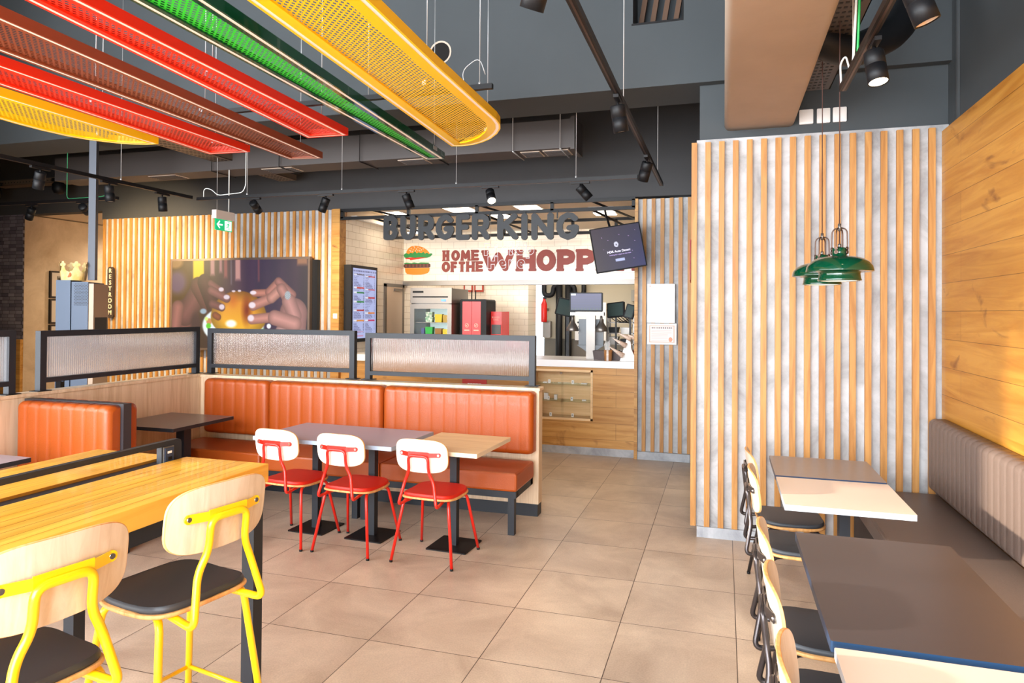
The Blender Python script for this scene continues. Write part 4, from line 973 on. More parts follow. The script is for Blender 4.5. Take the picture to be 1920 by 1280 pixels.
GL = {
 'B': [[(0, 0), (0, 1), (.62, 1), (.88, .9), (.93, .75), (.8, .57), (.55, .5), (0, .5)], [(.55, .5), (.88, .43), (1, .25), (.88, .07), (.6, 0), (0, 0)]],
 'U': [[(0, 1), (0, .35), (.12, .1), (.38, 0), (.62, 0), (.88, .1), (1, .35), (1, 1)]],
 'R': [[(0, 0), (0, 1), (.62, 1), (.9, .9), (.97, .7), (.88, .5), (.62, .42), (0, .42)], [(.55, .42), (1, 0)]],
 'G': [[(.93, .84), (.75, .97), (.5, 1), (.2, .88), (.02, .62), (.02, .35), (.2, .1), (.5, 0), (.8, .08), (.98, .3), (.98, .44), (.62, .42)]],
 'E': [[(1, 1), (0, 1), (0, 0), (1, 0)], [(0, .5), (.88, .5)]],
 'K': [[(0, 0), (0, 1)], [(.95, 1), (.1, .47)], [(.35, .58), (1, 0)]],
 'I': [[(.5, 0), (.5, 1)]], 'N': [[(0, 0), (0, 1), (1, 0), (1, 1)]],
 'O': [[(.5+.5*math.cos(a*PI/10), .5+.5*math.sin(a*PI/10)) for a in range(21)]],
 'H': [[(0, 0), (0, 1)], [(1, 0), (1, 1)], [(0, .5), (1, .5)]], 'M': [[(0, 0), (.08, 1), (.5, .2), (.92, 1), (1, 0)]],
 'F': [[(0, 0), (0, 1), (1, 1)], [(0, .5), (.8, .5)]], 'T': [[(.5, 0), (.5, 1)], [(0, 1), (1, 1)]],
 'W': [[(0, 1), (.22, 0), (.5, .85), (.78, 0), (1, 1)]], 'P': [[(0, 0), (0, 1), (.6, 1), (.92, .9), (1, .72), (.92, .52), (.6, .42), (0, .42)]],
}
SERIF = {'H': [(0, 0), (0, 1), (1, 0), (1, 1)], 'M': [(0, 0), (1, 0)], 'E': [(0, 0), (0, 1)], 'F': [(0, 0), (0, 1)], 'T': [(.5, 0)], 'W': [(0, 1), (1, 1)], 'P': [(0, 0), (0, 1)], 'R': [(0, 0), (0, 1), (1, 0)]}
def glyph(ch, x0, x1, z0, z1, r, y0, y1, m, parent, serif=0, name='letter', rz=None):
    b = MB(); rz = rz or r; q_ = [0]
    def Y():
        q_[0] += 1; return y0-.00012*q_[0], y1+.00002*q_[0]
    def P(p): return (x0+r+(x1-x0-2*r)*p[0], z0+rz+(z1-z0-2*rz)*p[1])
    for line in GL[ch]:
        Q = [P(p) for p in line]
        for p in Q: b.prism([(p[0]+r*math.cos(a*PI/9), p[1]+rz*math.sin(a*PI/9)) for a in range(18)], *Y(), 0, 'xzy', True)
        for p, q in zip(Q, Q[1:]):
            dx, dz = q[0]-p[0], q[1]-p[1]; l_ = math.hypot(dx, dz)
            if l_ < 1e-6: continue
            nx, nz = -dz/l_*r, dx/l_*rz; b.prism([(p[0]+nx, p[1]+nz), (q[0]+nx, q[1]+nz), (q[0]-nx, q[1]-nz), (p[0]-nx, p[1]-nz)], *Y(), 0, 'xzy')
    if serif:
        for p in SERIF.get(ch, []):
            c_ = P(p); zz = z0 if p[1] == 0 else z1-rz*.9
            b.prism(rrect(c_[0]-r-serif, c_[0]+r+serif, zz, zz+rz*.9, rz*.3, 3), *Y(), 0, 'xzy')
    return rel(b, name, m, parent)
def pxx(px, y=8.0):   # measured letter edges, 8.0 m plane
    return -4.196+(px-722)*(2.563/365)
t = empty('hanging_lettering', 'big rounded charcoal letters BURGER KING hung from the steel frame', 'lettering', (-2.9, 7.95, 2.6))
for i, (ch, a, c_) in enumerate([('B', 723.8, 753), ('U', 757.5, 788), ('R', 793, 824.5), ('G', 827, 862.5), ('E', 866, 892), ('R', 896, 929.5), ('K', 943, 981), ('I', 985.5, 998.5), ('N', 1004.5, 1043.5), ('G', 1048, 1087.5)]):
    x0, x1 = pxx(a), pxx(c_); k = (x0+4.196)/2.563
    z0, z1 = 2.595-.062*k, 2.905-.045*k
    glyph(ch, x0, x1, z0, z1, .038, 7.935, 7.965, charcoal_letter, t, rz=.033)
b = MB()
for x in (-4.1, -3.75, -3.3, -2.75, -2.3, -1.9): b.box(x-.008, x+.008, 7.966, 7.98, 2.8, 2.9)
rel(b, 'hanger_bars', black_metal, t)
# wall lettering on the tiles
def pxk(px): return -4.194+(px-829)*((4.194-3.505)/78)
t = empty('wall_lettering', 'brick brown letters HOME OF THE WHOPPER on the white tiles', 'lettering', (-2.9, YK, 2.3))
ya, yb_ = YK-.012, YK-.001
for w_, z0, z1, r, sf in (([('H', 830.3, 842.6), ('O', 847, 862.5), ('M', 864.5, 882.2), ('E', 884, 898.5)], 2.464, 2.63, .0225, .006),
                   ([('O', 829, 844.5), ('F', 846, 857.8), ('T', 860.8, 872.8), ('H', 874.8, 890.2), ('E', 892.2, 906)], 2.292, 2.454, .0225, .006)):
    for ch, a, c_ in w_: glyph(ch, pxk(a), pxk(c_), z0, z1, r, ya, yb_, brown_letter, t, sf)
for ch, a, c_ in [('W', 904, 962), ('H', 966, 1000), ('O', 1001.5, 1035), ('P', 1037, 1068), ('P', 1070, 1101), ('E', 1103.5, 1134), ('R', 1137, 1173)]:
    k = (a-904)/270; glyph(ch, pxk(a), pxk(c_), 2.295-.018*k, 2.62-.02*k, .048, ya, yb_, brown_letter, t, .012)
# burger graphic
t = empty('burger_graphic', 'painted layered burger graphic on the tiled wall', 'wall graphic', (-4.55, YK, 2.45))
def flat(name, pts, m, y0=YK-.010, y1=YK-.001):
    b = MB(); b.prism(pts, y0, y1, 0, 'xzy'); return rel(b, name, m, t)
bx_, bz_ = -4.845, 2.255
bw_, bh_ = .49, .46
def BP(l): return [(bx_+bw_*u, bz_+bh_*v) for u, v in l]
org = mat('graphic_orange', C(240, 138, 20), .5); grn = mat('graphic_green', C(30, 140, 62), .5); gred = mat('graphic_red', C(214, 48, 24), .5); gbr = mat('graphic_brown', C(84, 44, 34), .5); gbr2 = mat('graphic_brown_light', C(124, 60, 46), .5)
dome = flat('top_bun', BP([(.07, .70), (.10, .82), (.16, .91), (.26, .98), (.38, 1.0), (.52, .985), (.68, .93), (.80, .85), (.88, .76), (.90, .70)]), org)
b = MB()
for u, v in ((.2, .84), (.26, .9), (.33, .86), (.38, .93), (.44, .88), (.5, .94), (.5, .84), (.57, .9), (.62, .85), (.68, .88), (.30, .80), (.24, .82), (.42, .82), (.56, .82), (.36, .97)):
    b.prism([(bx_+bw_*u+.007*math.cos(a)*(.6), bz_+bh_*v+.010*math.sin(a)) for a in [k*PI/4 for k in range(8)]], YK-.013, YK-.0105, 0, 'xzy')
rel(b, 'sesame_seeds', white, dome)
flat('lettuce', BP([(0, .68), (.03, .60), (.1, .58), (.2, .61), (.3, .60), (.4, .58), (.55, .60), (.7, .59), (.82, .58), (.93, .62), (1.0, .70), (.96, .73), (.88, .70), (.82, .75), (.74, .72), (.7, .78), (.62, .74), (.52, .77), (.46, .73), (.39, .81), (.32, .74), (.24, .76), (.17, .71), (.1, .75), (.04, .73)]), grn, YK-.014, YK-.001)
flat('tomato', BP([(.04, .585), (.07, .55), (.2, .545), (.24, .50), (.4, .53), (.6, .555), (.8, .575), (.84, .60), (.5, .61)]), gred)
flat('pickles', BP([(0, .40), (.02, .375), (.87, .375), (.88, .41), (.6, .425), (.5, .40), (.36, .43), (.28, .40), (.1, .425)]), grn)
pt = flat('patty', BP([(0, .27), (0, .35), (.04, .375), (.9, .375), (.93, .35), (.93, .27), (.88, .24), (.04, .24)]), gbr)
b = MB()
for k in range(7): b.box(bx_+bw_*(.06+.125*k), bx_+bw_*(.11+.125*k), YK-.012, YK-.0101, bz_+bh_*.26, bz_+bh_*.36)
rel(b, 'grill_marks', gbr2, pt)
flat('bottom_bun', BP([(.04, .235), (.90, .235), (.89, .12), (.83, .05), (.6, .0), (.35, 0), (.12, .03), (.06, .10)]), org)
# outlined pick-up sign hanging in front
t = empty('pick_up_sign', 'clear hanging sign reading Pick Up Here with white outlined letters', 'sign', (-2.6, 8.3, 2.38))
wo = mat('outline_white', C(240, 238, 242), .4)
def outline_text(s_, size, x, z, sp):
    for i, ch in enumerate(s_):
        cu = bpy.data.curves.new('t', 'FONT'); cu.body = ch; cu.size = size; cu.fill_mode = 'NONE'; cu.bevel_depth = .0035; cu.bevel_resolution = 1; cu.align_x = 'CENTER'; cu.offset = .012
        q = bpy.data.objects.new('t', cu); COL.objects.link(q); me = bpy.data.meshes.new_from_object(q.evaluated_get(bpy.context.evaluated_depsgraph_get())); bpy.data.objects.remove(q)
        me.materials.clear(); me.materials.append(wo); o = bpy.data.objects.new('letter', me); COL.objects.link(o); o.parent = t; o.location = (x+sp*i, 0, z); o.rotation_euler = (PI/2, 0, 0)
outline_text('PickUp', .19, -.29, .035, .112); outline_text('Here', .19, -.22, -.135, .125)
b = MB(); b.cyl((-.25, 0, .16), (-.25, 0, .72), .0015, 6); b.cyl((.18, 0, .16), (.18, 0, .72), .0015, 6); b.build('hanging_wire', wire_m, t)


# ------------------------------------------------------------------ menu board on the tiled side wall
def menu(u, v):
    c = (176, 186, 232)
    if v < .07: return (90, 90, 130) if (.03 < v < .05 and int(u*40) % 3) else c
    for x0, x1, bands in ((.04, .47, ((.08, (90, 80, 90)), (.265, (200, 60, 40)), (.335, (20, 120, 60)), (.465, (20, 130, 60)), (.59, (170, 40, 40)), (.735, (220, 140, 60)))), (.53, .95, ((.095, (190, 50, 50)), (.285, (190, 40, 50)), (.405, (190, 40, 50)), (.63, (220, 130, 60)), (.735, (190, 30, 90))))):
        if x0 < u < x1:
            for bv, bc in bands:
                if bv < v < bv+.02: return bc if u > x0+.12 else (230, 230, 240)
            if int(v*90) % 2 == 0 and v < .93:
                k = math.sin(int(v*90)*12.9)*.5+.5
                if u < x0+.12+.2*k and (int(u*60+v*90) % 4): return (96, 98, 140)
                if u > x1-.04: return (110, 112, 150)
    if .9 < v < .97 and .04 < u < .45: return (200, 130, 160) if (v < .91 or v > .96) else c
    return c
t = empty('menu_screen', 'tall black menu screen with blue-white price list on the tiled side wall', 'screen', (-4.8, 8.45, 1.3))
b = MB(); b.box(-4.849, -4.74, 8.10, 8.82, 1.26, 2.30); rel(b, 'housing', black_metal, t)
o = picture('display', 8.14, 8.78, 1.31, 2.26, 64, 130, menu, picture_mat('menu_picture', .52), t, 'x', -4.738, False); o.location = -t.location
# kitchen door on the side wall
t = empty('door_1', 'd', 'door', (-4.84, 9.6, 0)); del t['label']; del t['category']; struct(t)
b = MB(); b.box(-4.849, -4.82, 9.22, 9.27, 0, 2.09); b.box(-4.849, -4.82, 9.80, 9.86, 0, 2.09); b.box(-4.849, -4.82, 9.22, 9.86, 2.05, 2.10); rel(b, 'door_frame', steel, t)
b = MB(); b.box(-4.847, -4.825, 9.27, 9.80, 0, 2.05); rel(b, 'door_leaf', mat('door_cream', C(226, 202, 176), .5), t)
b = MB(); b.box(-4.825, -4.80, 9.5, 9.75, 1.99, 2.03); rel(b, 'door_closer', steel, t)

# tilted black screen at the right of the opening
def tvmsg(u, v):
    c = (66-14*u, 52-4*u+6*v, 66+30*u*v+10*u)
    d = math.hypot((u-.47)/.045, (v-.42)/.065)
    if d < 1: return (226, 226, 246) if not (abs(u-.47) < .014 and -.01 < v-.42 < .02) else (60, 56, 90)
    if abs(u-.5) < .09 and abs(v-.79) < .028: return (196, 206, 250)
    for sx, sy in ((.2, .22), (.32, .3), (.75, .26), (.86, .4), (.2, .5), (.78, .62), (.78, .8), (.56, .2), (.9, .15)):
        if math.hypot(u-sx, (v-sy)) < .009: return (190, 160, 210)
    return c
t = empty('tilted_screen', 'black screen with small white message hanging tilted at the right of the opening', 'screen', (-1.105, 7.5, 2.395))
W2, H2 = .265, .235
b = MB(); b.box(-W2-.012, W2+.012, .0, .03, -H2-.012, H2+.012); b.build('housing', black_soft, t)
picture('display', -W2, W2, -H2, H2, 90, 80, tvmsg, picture_mat('message_picture', .52), t, 'y', -.001)
text('HDR Auto Detect', .034, mat('message_white', C(220, 215, 240), .5, emit=C(220, 215, 240), es=.8), t, 'message_line', (0, -.003, -.04), ext=.0005)
text('Looking for a signal on this input', .018, mat('message_lilac', C(160, 140, 190), .5, emit=C(160, 140, 190), es=.8), t, 'message_line', (0.01, -.003, -.075), ext=.0005)
b = MB(); b.tube([(0, .03, .05), (0, .25, .15), (0, .5, .52), (0, .5, .6)], .014, 8, 0, True, .05); b.build('ceiling_arm', black_metal, t)
t.rotation_euler = (rot(-6), rot(-9.5), rot(16))

# framed papers on the right slats
def paper(u, v):
    if u < .055 or u > .945 or v < .08 or v > .92: return (236, 222, 214)
    if u < .10 or u > .90 or v < .14 or v > .86: return (204, 170, 150)
    if .17 < v < .24 and .14 < u < .88: return (90, 60, 60) if int(u*46) % 3 else (240, 220, 210)
    if math.hypot((u-.8)/.07, (v-.76)/.11) < 1: return (226, 130, 90)
    if .28 < v < .83 and int(v*34) % 2 and .14 < u < .14+.7*(1 if v < .5 else .82): return (204, 180, 172)
    return (242, 226, 216)
t = empty('framed_notice', 'blank white poster frame on the slats right of the counter', 'poster', (-.68, 7.98, 1.57))
b = MB(); b.box(-.838, -.53, 7.978, 8.0, 1.572, 2.015); rel(b, 'frame', white, t)
b = MB(); b.box(-.80, -.56, 7.976, 7.978, 1.975, 1.979); b.box(-.815, -.80, 7.976, 7.978, 1.98, 1.995); rel(b, 'heading', mat('notice_rose', C(226, 180, 170), .6), t)
t = empty('framed_notice', 'small white framed printed notice with an orange seal below the blank frame', 'poster', (-.68, 7.98, 1.32))
o = picture('print', -.836, -.512, 1.325, 1.562, 92, 64, paper, picture_mat('notice_picture', 0), t, 'y', 7.982); o.location = -t.location
b = MB(); b.box(-.838, -.51, 7.983, 8.0, 1.323, 1.564); rel(b, 'frame', white, t)
b = MB(); b.prism([(YB-.001, 2.02), (YB-.001, 2.5), (YB-.2, 2.5), (YB-.2, 2.05)], -.362, -.352, 0, 'yzx'); tag(b.build('red_projecting_sign', mat('sign_red', C(200, 30, 20), .4)), 'thin red sign edge beside the corner of the near slatted wall', 'sign')

# ------------------------------------------------------------------ kitchen equipment
def mk(name, label, cat, loc, group=None): return empty(name, label, cat, loc, 0, group)
t = mk('glass_door_refrigerator', 'stainless upright refrigerator with glass door holding green and yellow packs', 'refrigerator', (-4.12, 9.65, 0))
b = MB(); b.box(-4.42, -3.82, 9.38, 9.95, 0, .1); b.box(-4.45, -3.79, 9.34, 9.98, .1, 1.02); b.box(-4.45, -3.79, 9.34, 9.98, 1.79, 2.02)
b.box(-4.45, -4.39, 9.34, 9.98, 1.0, 1.8); b.box(-3.85, -3.79, 9.34, 9.98, 1.0, 1.8); b.box(-4.45, -3.79, 9.9, 9.98, 1.0, 1.8); rel(b, 'cabinet', steel, t)
b = MB(); b.box(-4.45, -3.79, 9.30, 9.338, 1.80, 2.03); rel(b, 'control_panel', steel, t)
b = MB(); b.box(-4.41, -4.24, 9.294, 9.30, 1.955, 1.985); b.box(-4.41, -3.85, 9.294, 9.30, 1.885, 1.905); rel(b, 'vent_slot', black_soft, t)
b = MB(); b.box(-3.95, -3.88, 9.292, 9.30, 1.83, 1.86); rel(b, 'digital_readout', mat('blue_readout', C(80, 120, 220), .4, emit=C(60, 110, 255), es=1.5), t)
b = MB()
for q in ((-4.45, -4.385, 1.02, 1.79), (-3.855, -3.79, 1.02, 1.79), (-4.385, -3.855, 1.72, 1.79), (-4.385, -3.855, 1.02, 1.08)): b.box(q[0], q[1], 9.30, 9.338, q[2], q[3])
dr = rel(b, 'door', steel, t)
b = MB(); b.box(-4.385, -3.855, 9.315, 9.32, 1.08, 1.72); rel(b, 'door_glass', clear_glass, dr)
b = MB(); b.box(-4.385, -3.86, 9.885, 9.897, 1.02, 1.79); rel(b, 'back_liner', mat('fridge_liner', C(226, 238, 236), .5, emit=C(220, 245, 240), es=.25), t)
for z in (1.30, 1.52, 1.1): b = MB(); b.box(-4.388, -3.852, 9.36, 9.88, z-.008, z); rel(b, 'shelf', steel, t)
PK = [('green', C(20, 130, 70)), ('green', C(20, 130, 70)), ('yellow', C(236, 196, 20)), ('yellow', C(200, 150, 20)), ('yellow', C(236, 196, 20))]
for i, (x, z, w_, h_, cn, cc) in enumerate([(-4.2, 1.52, .12, .075, 'green and white', C(30, 150, 90)), (-4.2, 1.597, .11, .075, 'green and white', C(20, 130, 80)), (-4.05, 1.52, .12, .12, 'yellow', C(222, 196, 30)), (-3.93, 1.52, .1, .11, 'yellow and brown', C(190, 150, 40)),
        (-4.3, 1.30, .05, .13, 'navy', C(60, 70, 130)), (-4.2, 1.30, .12, .15, 'bright green', C(40, 180, 70)), (-4.05, 1.30, .11, .13, 'brown and yellow', C(160, 110, 40)), (-3.93, 1.30, .1, .12, 'yellow', C(226, 200, 20))]):
    b = MB(); b.prism([(x-w_/2*.85, z), (x+w_/2*.85, z), (x+w_/2, z+h_), (x-w_/2, z+h_)], 9.42, 9.5, 0, 'xzy')
    tag(b.build('food_pack', mat('pack_%d' % i, cc, .5, c2=C(240, 240, 230) if i < 2 else None, nscale=30)), ['green and white striped tub on the upper fridge shelf, lower of two', 'green and white striped tub on top of another in the fridge', 'yellow pouch in the middle of the upper fridge shelf', 'yellow and brown pouch at the right of the upper fridge shelf', 'narrow navy pack at the left of the middle fridge shelf', 'bright green carton on the middle fridge shelf', 'brown and yellow pouch on the middle fridge shelf', 'yellow pouch at the right of the middle fridge shelf'][i], 'food pack', 'packs in the refrigerator')
t = mk('drinks_dispenser', 'tall black and red drinks dispenser with two round emblems', 'drinks machine', (-3.52, 9.75, 0))
b = MB(); b.prism(rrect(-3.745, -3.33, .9, 1.865, .03), 9.52, 9.95, 0, 'xzy'); b.box(-3.745, -3.33, 9.52, 9.95, 0, .9); rel(b, 'cabinet', black_soft, t)
rd = mat('cola_red', C(196, 34, 26), .25, emit=C(190, 30, 24), es=.25)
for k in (0, 1):
    x = -3.70+.145*k
    b = MB(); b.box(x, x+.14, 9.512, 9.52, .95, 1.83, 0); f_ = rel(b, 'front_panel', rd, t)
    b = MB(); b.lathe([(.024, 0), (.030, 0)], (x+.07, 9.509, 1.48), 20, 0, False, Matrix.Rotation(PI/2, 3, 'X')); b.lathe([(0, 0), (.008, 0)], (x+.065, 9.509, 1.475), 10, 0, False, Matrix.Rotation(PI/2, 3, 'X')); b.lathe([(0, 0), (.006, 0)], (x+.078, 9.509, 1.49), 10, 0, False, Matrix.Rotation(PI/2, 3, 'X')); b.box(x+.03, x+.11, 9.509, 9.511, 1.40, 1.415); rel(b, 'emblem', mat('emblem_cream', C(240, 200, 180), .5), f_)
for x in (-3.59, -3.53): b = MB(); b.cyl((x, 9.6, 1.86), (x, 9.6, 2.0), .009, 8); rel(b, 'lever', black_soft, t)
t = mk('red_beverage_machine', 'lower red beverage machine with a grille, right of the black dispenser', 'drinks machine', (-3.26, 9.9, 0))
b = MB(); b.box(-3.325, -3.16, 9.72, 10.1, 0, 1.685); rel(b, 'cabinet', rd, t)
b = MB(); b.box(-3.315, -3.17, 9.712, 9.72, 1.35, 1.49)
for k in range(6): b.box(-3.315, -3.17, 9.708, 9.712, 1.36+.022*k, 1.37+.022*k)
rel(b, 'grille', mat('grille_grey', C(90, 90, 88), .5), t)
text('BURGER\nKING', .035, mat('emblem_cream', C(240, 200, 180), .5), t, 'emblem', (.015, -.19, 1.58), ext=.0005)
for i, x in enumerate((-3.92, -3.83)):
    t = mk('red_framed_picture', ['small red framed picture on the tiles above the dispenser, left one', 'small red framed picture on the tiles above the dispenser, right one'][i], 'picture', (x, 11.38, 2.1), 'red framed pictures')
    b = MB(); b.box(-.10 if 0 else -.085, .085, 0, .015, -.05, .09); b.build('frame', mat('frame_red', C(190, 60, 40), .5), t); b = MB(); b.box(-.06, .06, -.003, 0, -.02, .07); b.build('print', white, t)
    t.location = (-4.32+.2*i, 11.37, 2.08)
t = mk('fire_extinguisher', 'narrow red extinguisher hung by the tiled corner behind the counter', 'fire extinguisher', (-3.07, 11.9, 1.5))
b = MB(); b.lathe([(0, 0), (.05, 0), (.055, .03), (.055, .32), (.03, .38), (.02, .42), (0, .42)], (0, 0, 0), 20); b.build('cylinder', mat('extinguisher_red', C(200, 26, 20), .3), t)
b = MB(); b.box(-.02, .04, -.01, .01, .41, .45); b.build('handle', black_soft, t); b = MB(); b.box(-.01, .01, .04, .3, .2, .25); b.build('wall_hook', steel, t)
b = MB(); b.prism(rrect(-3.13, -2.99, 1.22, 1.52, .02), 12.05, 12.18, 0, 'xzy'); tag(b.build('towel_dispenser', steel), 'grey box dispenser below the red extinguisher', 'dispenser')
t = mk('drain_pipes', 'pair of thick black pipes with U bends on the kitchen wall', 'pipe', (-2.75, 12.0, 0))
for k, x in enumerate((-2.83, -2.66)):
    b = MB(); sg = -1 if k == 0 else 1
    b.cyl((x, 12.05, .0), (x, 12.05, 2.25), .062, 16); b.tube([(x, 12.05, 2.15), (x+sg*.10, 12.05, 2.15), (x+sg*.12, 12.05, 1.98), (x+sg*.28, 12.05, 1.98), (x+sg*.28, 12.05, 2.3)], .045, 12, 0, True, .09); rel(b, 'pipe', black_soft, t)
b = MB(); b.box(-2.56, -2.0, 12.16, 12.19, 1.18, 1.86)
for z in (1.3, 1.36, 1.42): b.box(-2.5, -2.3, 12.155, 12.16, z, z+.02, 1)
for x, z in ((-2.52, 1.82), (-2.5, 1.5), (-2.3, 1.5), (-2.1, 1.25)): b.cyl((x, 12.15, z), (x, 12.16, z), .018, 10, 1)
tag(b.build('pegboard', [white, black_soft]), 'white wall panel with small dark fittings on the kitchen wall', 'wall panel')
def monitor(label, c_, w_, h_, yaw, pitch, on, roll=0):
    t = mk('order_monitor', label, 'monitor', c_, 'monitors behind the counter')
    b = MB(); b.prism(rrect(-w_/2, w_/2, -h_/2, h_/2, .012, 3), 0, .03, 0, 'xzy'); b.build('housing', black_soft, t)
    if on:
        def fn(u, v): return (235, 240, 250) if (u < .16 and v < .12) else ((60, 84, 84) if v > .9 and int(u*30) % 3 else (84-30*v, 80-22*v, 122-20*v+(6 if int(v*12) % 2 else 0)))
        picture('display', -w_/2+.015, w_/2-.015, -h_/2+.02, h_/2-.012, 40, 30, fn, picture_mat('order_picture', .52) if 'order_picture' not in MATS else MATS['order_picture'], t, 'y', -.001)
    else:
        b = MB(); b.box(-w_/2+.015, w_/2-.015, -.002, 0, -h_/2+.015, h_/2-.015); b.build('display', mat('dark_display', C(60, 74, 72), .15), t)
    t.rotation_euler = (rot(pitch), rot(roll), rot(yaw)); return t
t = mk('pickup_stand', 'steel heat lamp stand rising from the white worktop with wide top beam', 'stand', (-1.565, 8.4, 1.115))
b = MB(); b.box(-1.62, -1.51, 8.36, 8.42, 1.115, 1.66); rel(b, 'column', steel, t)
b = MB(); b.box(-1.82, -1.40, 8.35, 8.43, 1.645, 1.685); rel(b, 'top_beam', steel, t)
b = MB(); b.box(-1.73, -1.42, 8.44, 8.47, 1.28, 1.60); b.prism([(-1.74, 1.28), (-1.40, 1.28), (-1.52, 1.20), (-1.62, 1.20)], 8.38, 8.43, 0, 'xzy'); rel(b, 'back_plate', mat('pale_steel', C(120, 126, 132), .5), t)
for i, x in enumerate((-1.80, -1.44)):
    t = mk('heat_lamp', ['steel bell heat lamp left of the steel column', 'steel bell heat lamp right of the steel column'][i], 'heat lamp', (x, 8.40, 1.45), 'bell heat lamps')
    b = MB(); b.lathe([(.072, 0), (.075, .004), (.073, .035), (.055, .07), (.035, .10), (.022, .13), (.016, .16), (.014, .19), (0, .195)], (0, 0, 0), 28); b.build('bell', steel, t)
    b = MB(); b.lathe([(0, .02), (.03, .025), (.05, .035), (.068, .03)], (0, 0, 0), 20); b.build('inner', mat('warm_inner', C(250, 220, 170), .4, emit=C(255, 210, 150), es=.5), t)
monitor('black order monitor with lit blue screen above the heat lamps', (-1.62, 8.34, 1.81), .41, .235, 0, 0, True)
monitor('dark monitor seen from behind left of the lit one', (-1.97, 8.8, 1.745), .26, .23, 22, 8, False, 12)
monitor('dark monitor at the right of the lit one, tilted', (-1.30, 8.62, 1.72), .24, .19, -20, -8, False, -6)
monitor('small dark tablet monitor at the far right above the coffee cups rack', (-1.08, 8.3, 1.70), .12, .17, -15, -10, False, 14)
t = mk('equipment_rack', 'cluttered steel rack with black bins behind the right end of the worktop', 'rack', (-1.2, 8.95, 0))
b = MB()
for z in (1.12, 1.28, 1.42, 1.56): b.box(-1.44, -.78, 8.88, 9.1, z-.012, z)
for x in (-1.44, -1.1, -.8): b.box(x-.012, x+.012, 8.88, 8.9, 0, 1.62); b.box(x-.012, x+.012, 9.08, 9.1, 0, 1.62)
rel(b, 'shelving', steel, t)
random.seed(3)
for z in (1.12, 1.28, 1.42):
    for k in range(4):
        x = -1.37+.155*k; b = MB(); h_ = random.uniform(.06, .11); b.prism([(x-.05, z), (x+.05, z), (x+.065, z+h_), (x-.065, z+h_)], 8.9, 9.06, 0, 'xzy'); rel(b, 'bin', black_soft if (k+int(z*10)) % 3 else steel, t)
b = MB()
for k in range(5): b.tube([(-1.42+.05*k, 8.7, 1.72-.02*k), (-1.36+.05*k, 8.72, 1.6), (-1.25+.03*k, 8.78, 1.55), (-1.15, 8.9, 1.62-.02*k)], .006, 6, 0, True, .05)
tag(b.build('cable_bundle', black_soft), 'bundle of black cables behind the tilted monitors', 'cables')
b = MB(); b.box(-1.98, -1.94, 8.84, 8.88, 0, 1.7); b.box(-2.1, -1.9, 8.75, 8.95, 0, .02); tag(b.build('monitor_pole', black_metal), 'dark pole carrying the left monitor behind the counter', 'stand')
b = MB(); b.box(-1.31, -1.29, 8.66, 8.69, 0, 1.7); b.box(-1.4, -1.2, 8.6, 8.75, 0, .02); b.box(-1.09, -1.07, 8.34, 8.37, 1.115, 1.68); tag(b.build('monitor_pole', black_metal), 'dark posts carrying the two tilted monitors at the right', 'stand')
for i, (x, z) in enumerate([(-1.02, 1.93)]):
    t = mk('wall_control_box', 'grey socket boxes with cables high on the right kitchen wall', 'switchgear', (-1.1, 12.15, 2.0))
    for k in range(3): b = MB(); b.box(-.05+.1*k-.4, .03+.1*k-.4, -.05, .04, -.12, .08); b.build('box', mat('grey_box', C(150, 146, 136), .5), t)
t = mk('straw_holder', 'copper and white striped cup of paper straws on the worktop', 'cup', (-1.305, 8.1, 1.115))
b = MB(); b.lathe([(0, 0), (.046, 0), (.05, .128), (.046, .128), (.043, .01), (0, .01)], (0, 0, 0), 24); b.build('cup', mat('copper_stripe', C(186, 130, 80), .3, metal=.3), t)
b = MB()
for z in range(11): b.box(-.012, .012, -.0505, -.048, .006+z*.011, .013+z*.011)
b.build('label', white, t)
for k in range(14):
    a = k*2.4; r_ = .008+.03*((k*7) % 5)/5; b = MB(); b.cyl((r_*math.cos(a)*.7, r_*math.sin(a)*.7, .012), (r_*math.cos(a)*1.4, r_*math.sin(a)*1.2, .20+.012*(k % 4)), .0045, 7)
    tag(b.build('paper_straw', white), 'thin white paper straw standing in the striped cup', 'straw', 'straws in the cup')
for o in [o for o in COL.objects if o.name.startswith('paper_straw')]: o.location = (-1.305, 8.1, 1.117)
b = MB(); b.prism([(-1.49, 1.116), (-1.17, 1.116), (-1.16, 1.22), (-1.505, 1.225)], 8.18, 8.32, 0, 'xzy'); tag(b.build('napkin_box', mat('dark_brown_box', C(66, 46, 42), .5)), 'dark brown tray box behind the straws on the worktop', 'box')
t = mk('cone_holder', 'white slanted stand holding paper cone sleeves at the end of the worktop', 'holder', (-1.07, 8.15, 1.115))
b = MB(); b.prism([(-.10, 0), (.085, 0), (.07, .06), (.035, .14), (.02, .27), (.0, .29), (-.02, .26)], -.03, .03, 0, 'xzy'); b.build('stand', white, t)
for i, (p, q) in enumerate([((-.18, -.06, .27), (-.03, -.02, .18)), ((-.22, -.06, .17), (-.06, -.02, .06)), ((-.12, -.05, .33), (.03, -.02, .26)), ((.0, -.05, .31), (.09, 0, .26))]):
    b = MB(); d = Vector(q)-Vector(p)
    b.tube([p, q], [.003, .034], 14)
    o = tag(b.build('paper_cone', mat('kraft_print', C(216, 176, 146), .6, c2=C(240, 226, 214), nscale=60)), ['printed paper cone in the white stand, second from top', 'printed paper cone in the white stand, lowest', 'printed paper cone in the white stand, topmost', 'printed paper cone at the right of the white stand'][i], 'paper cone', 'paper cones in the stand'); o.location = (-1.07, 8.13, 1.115)
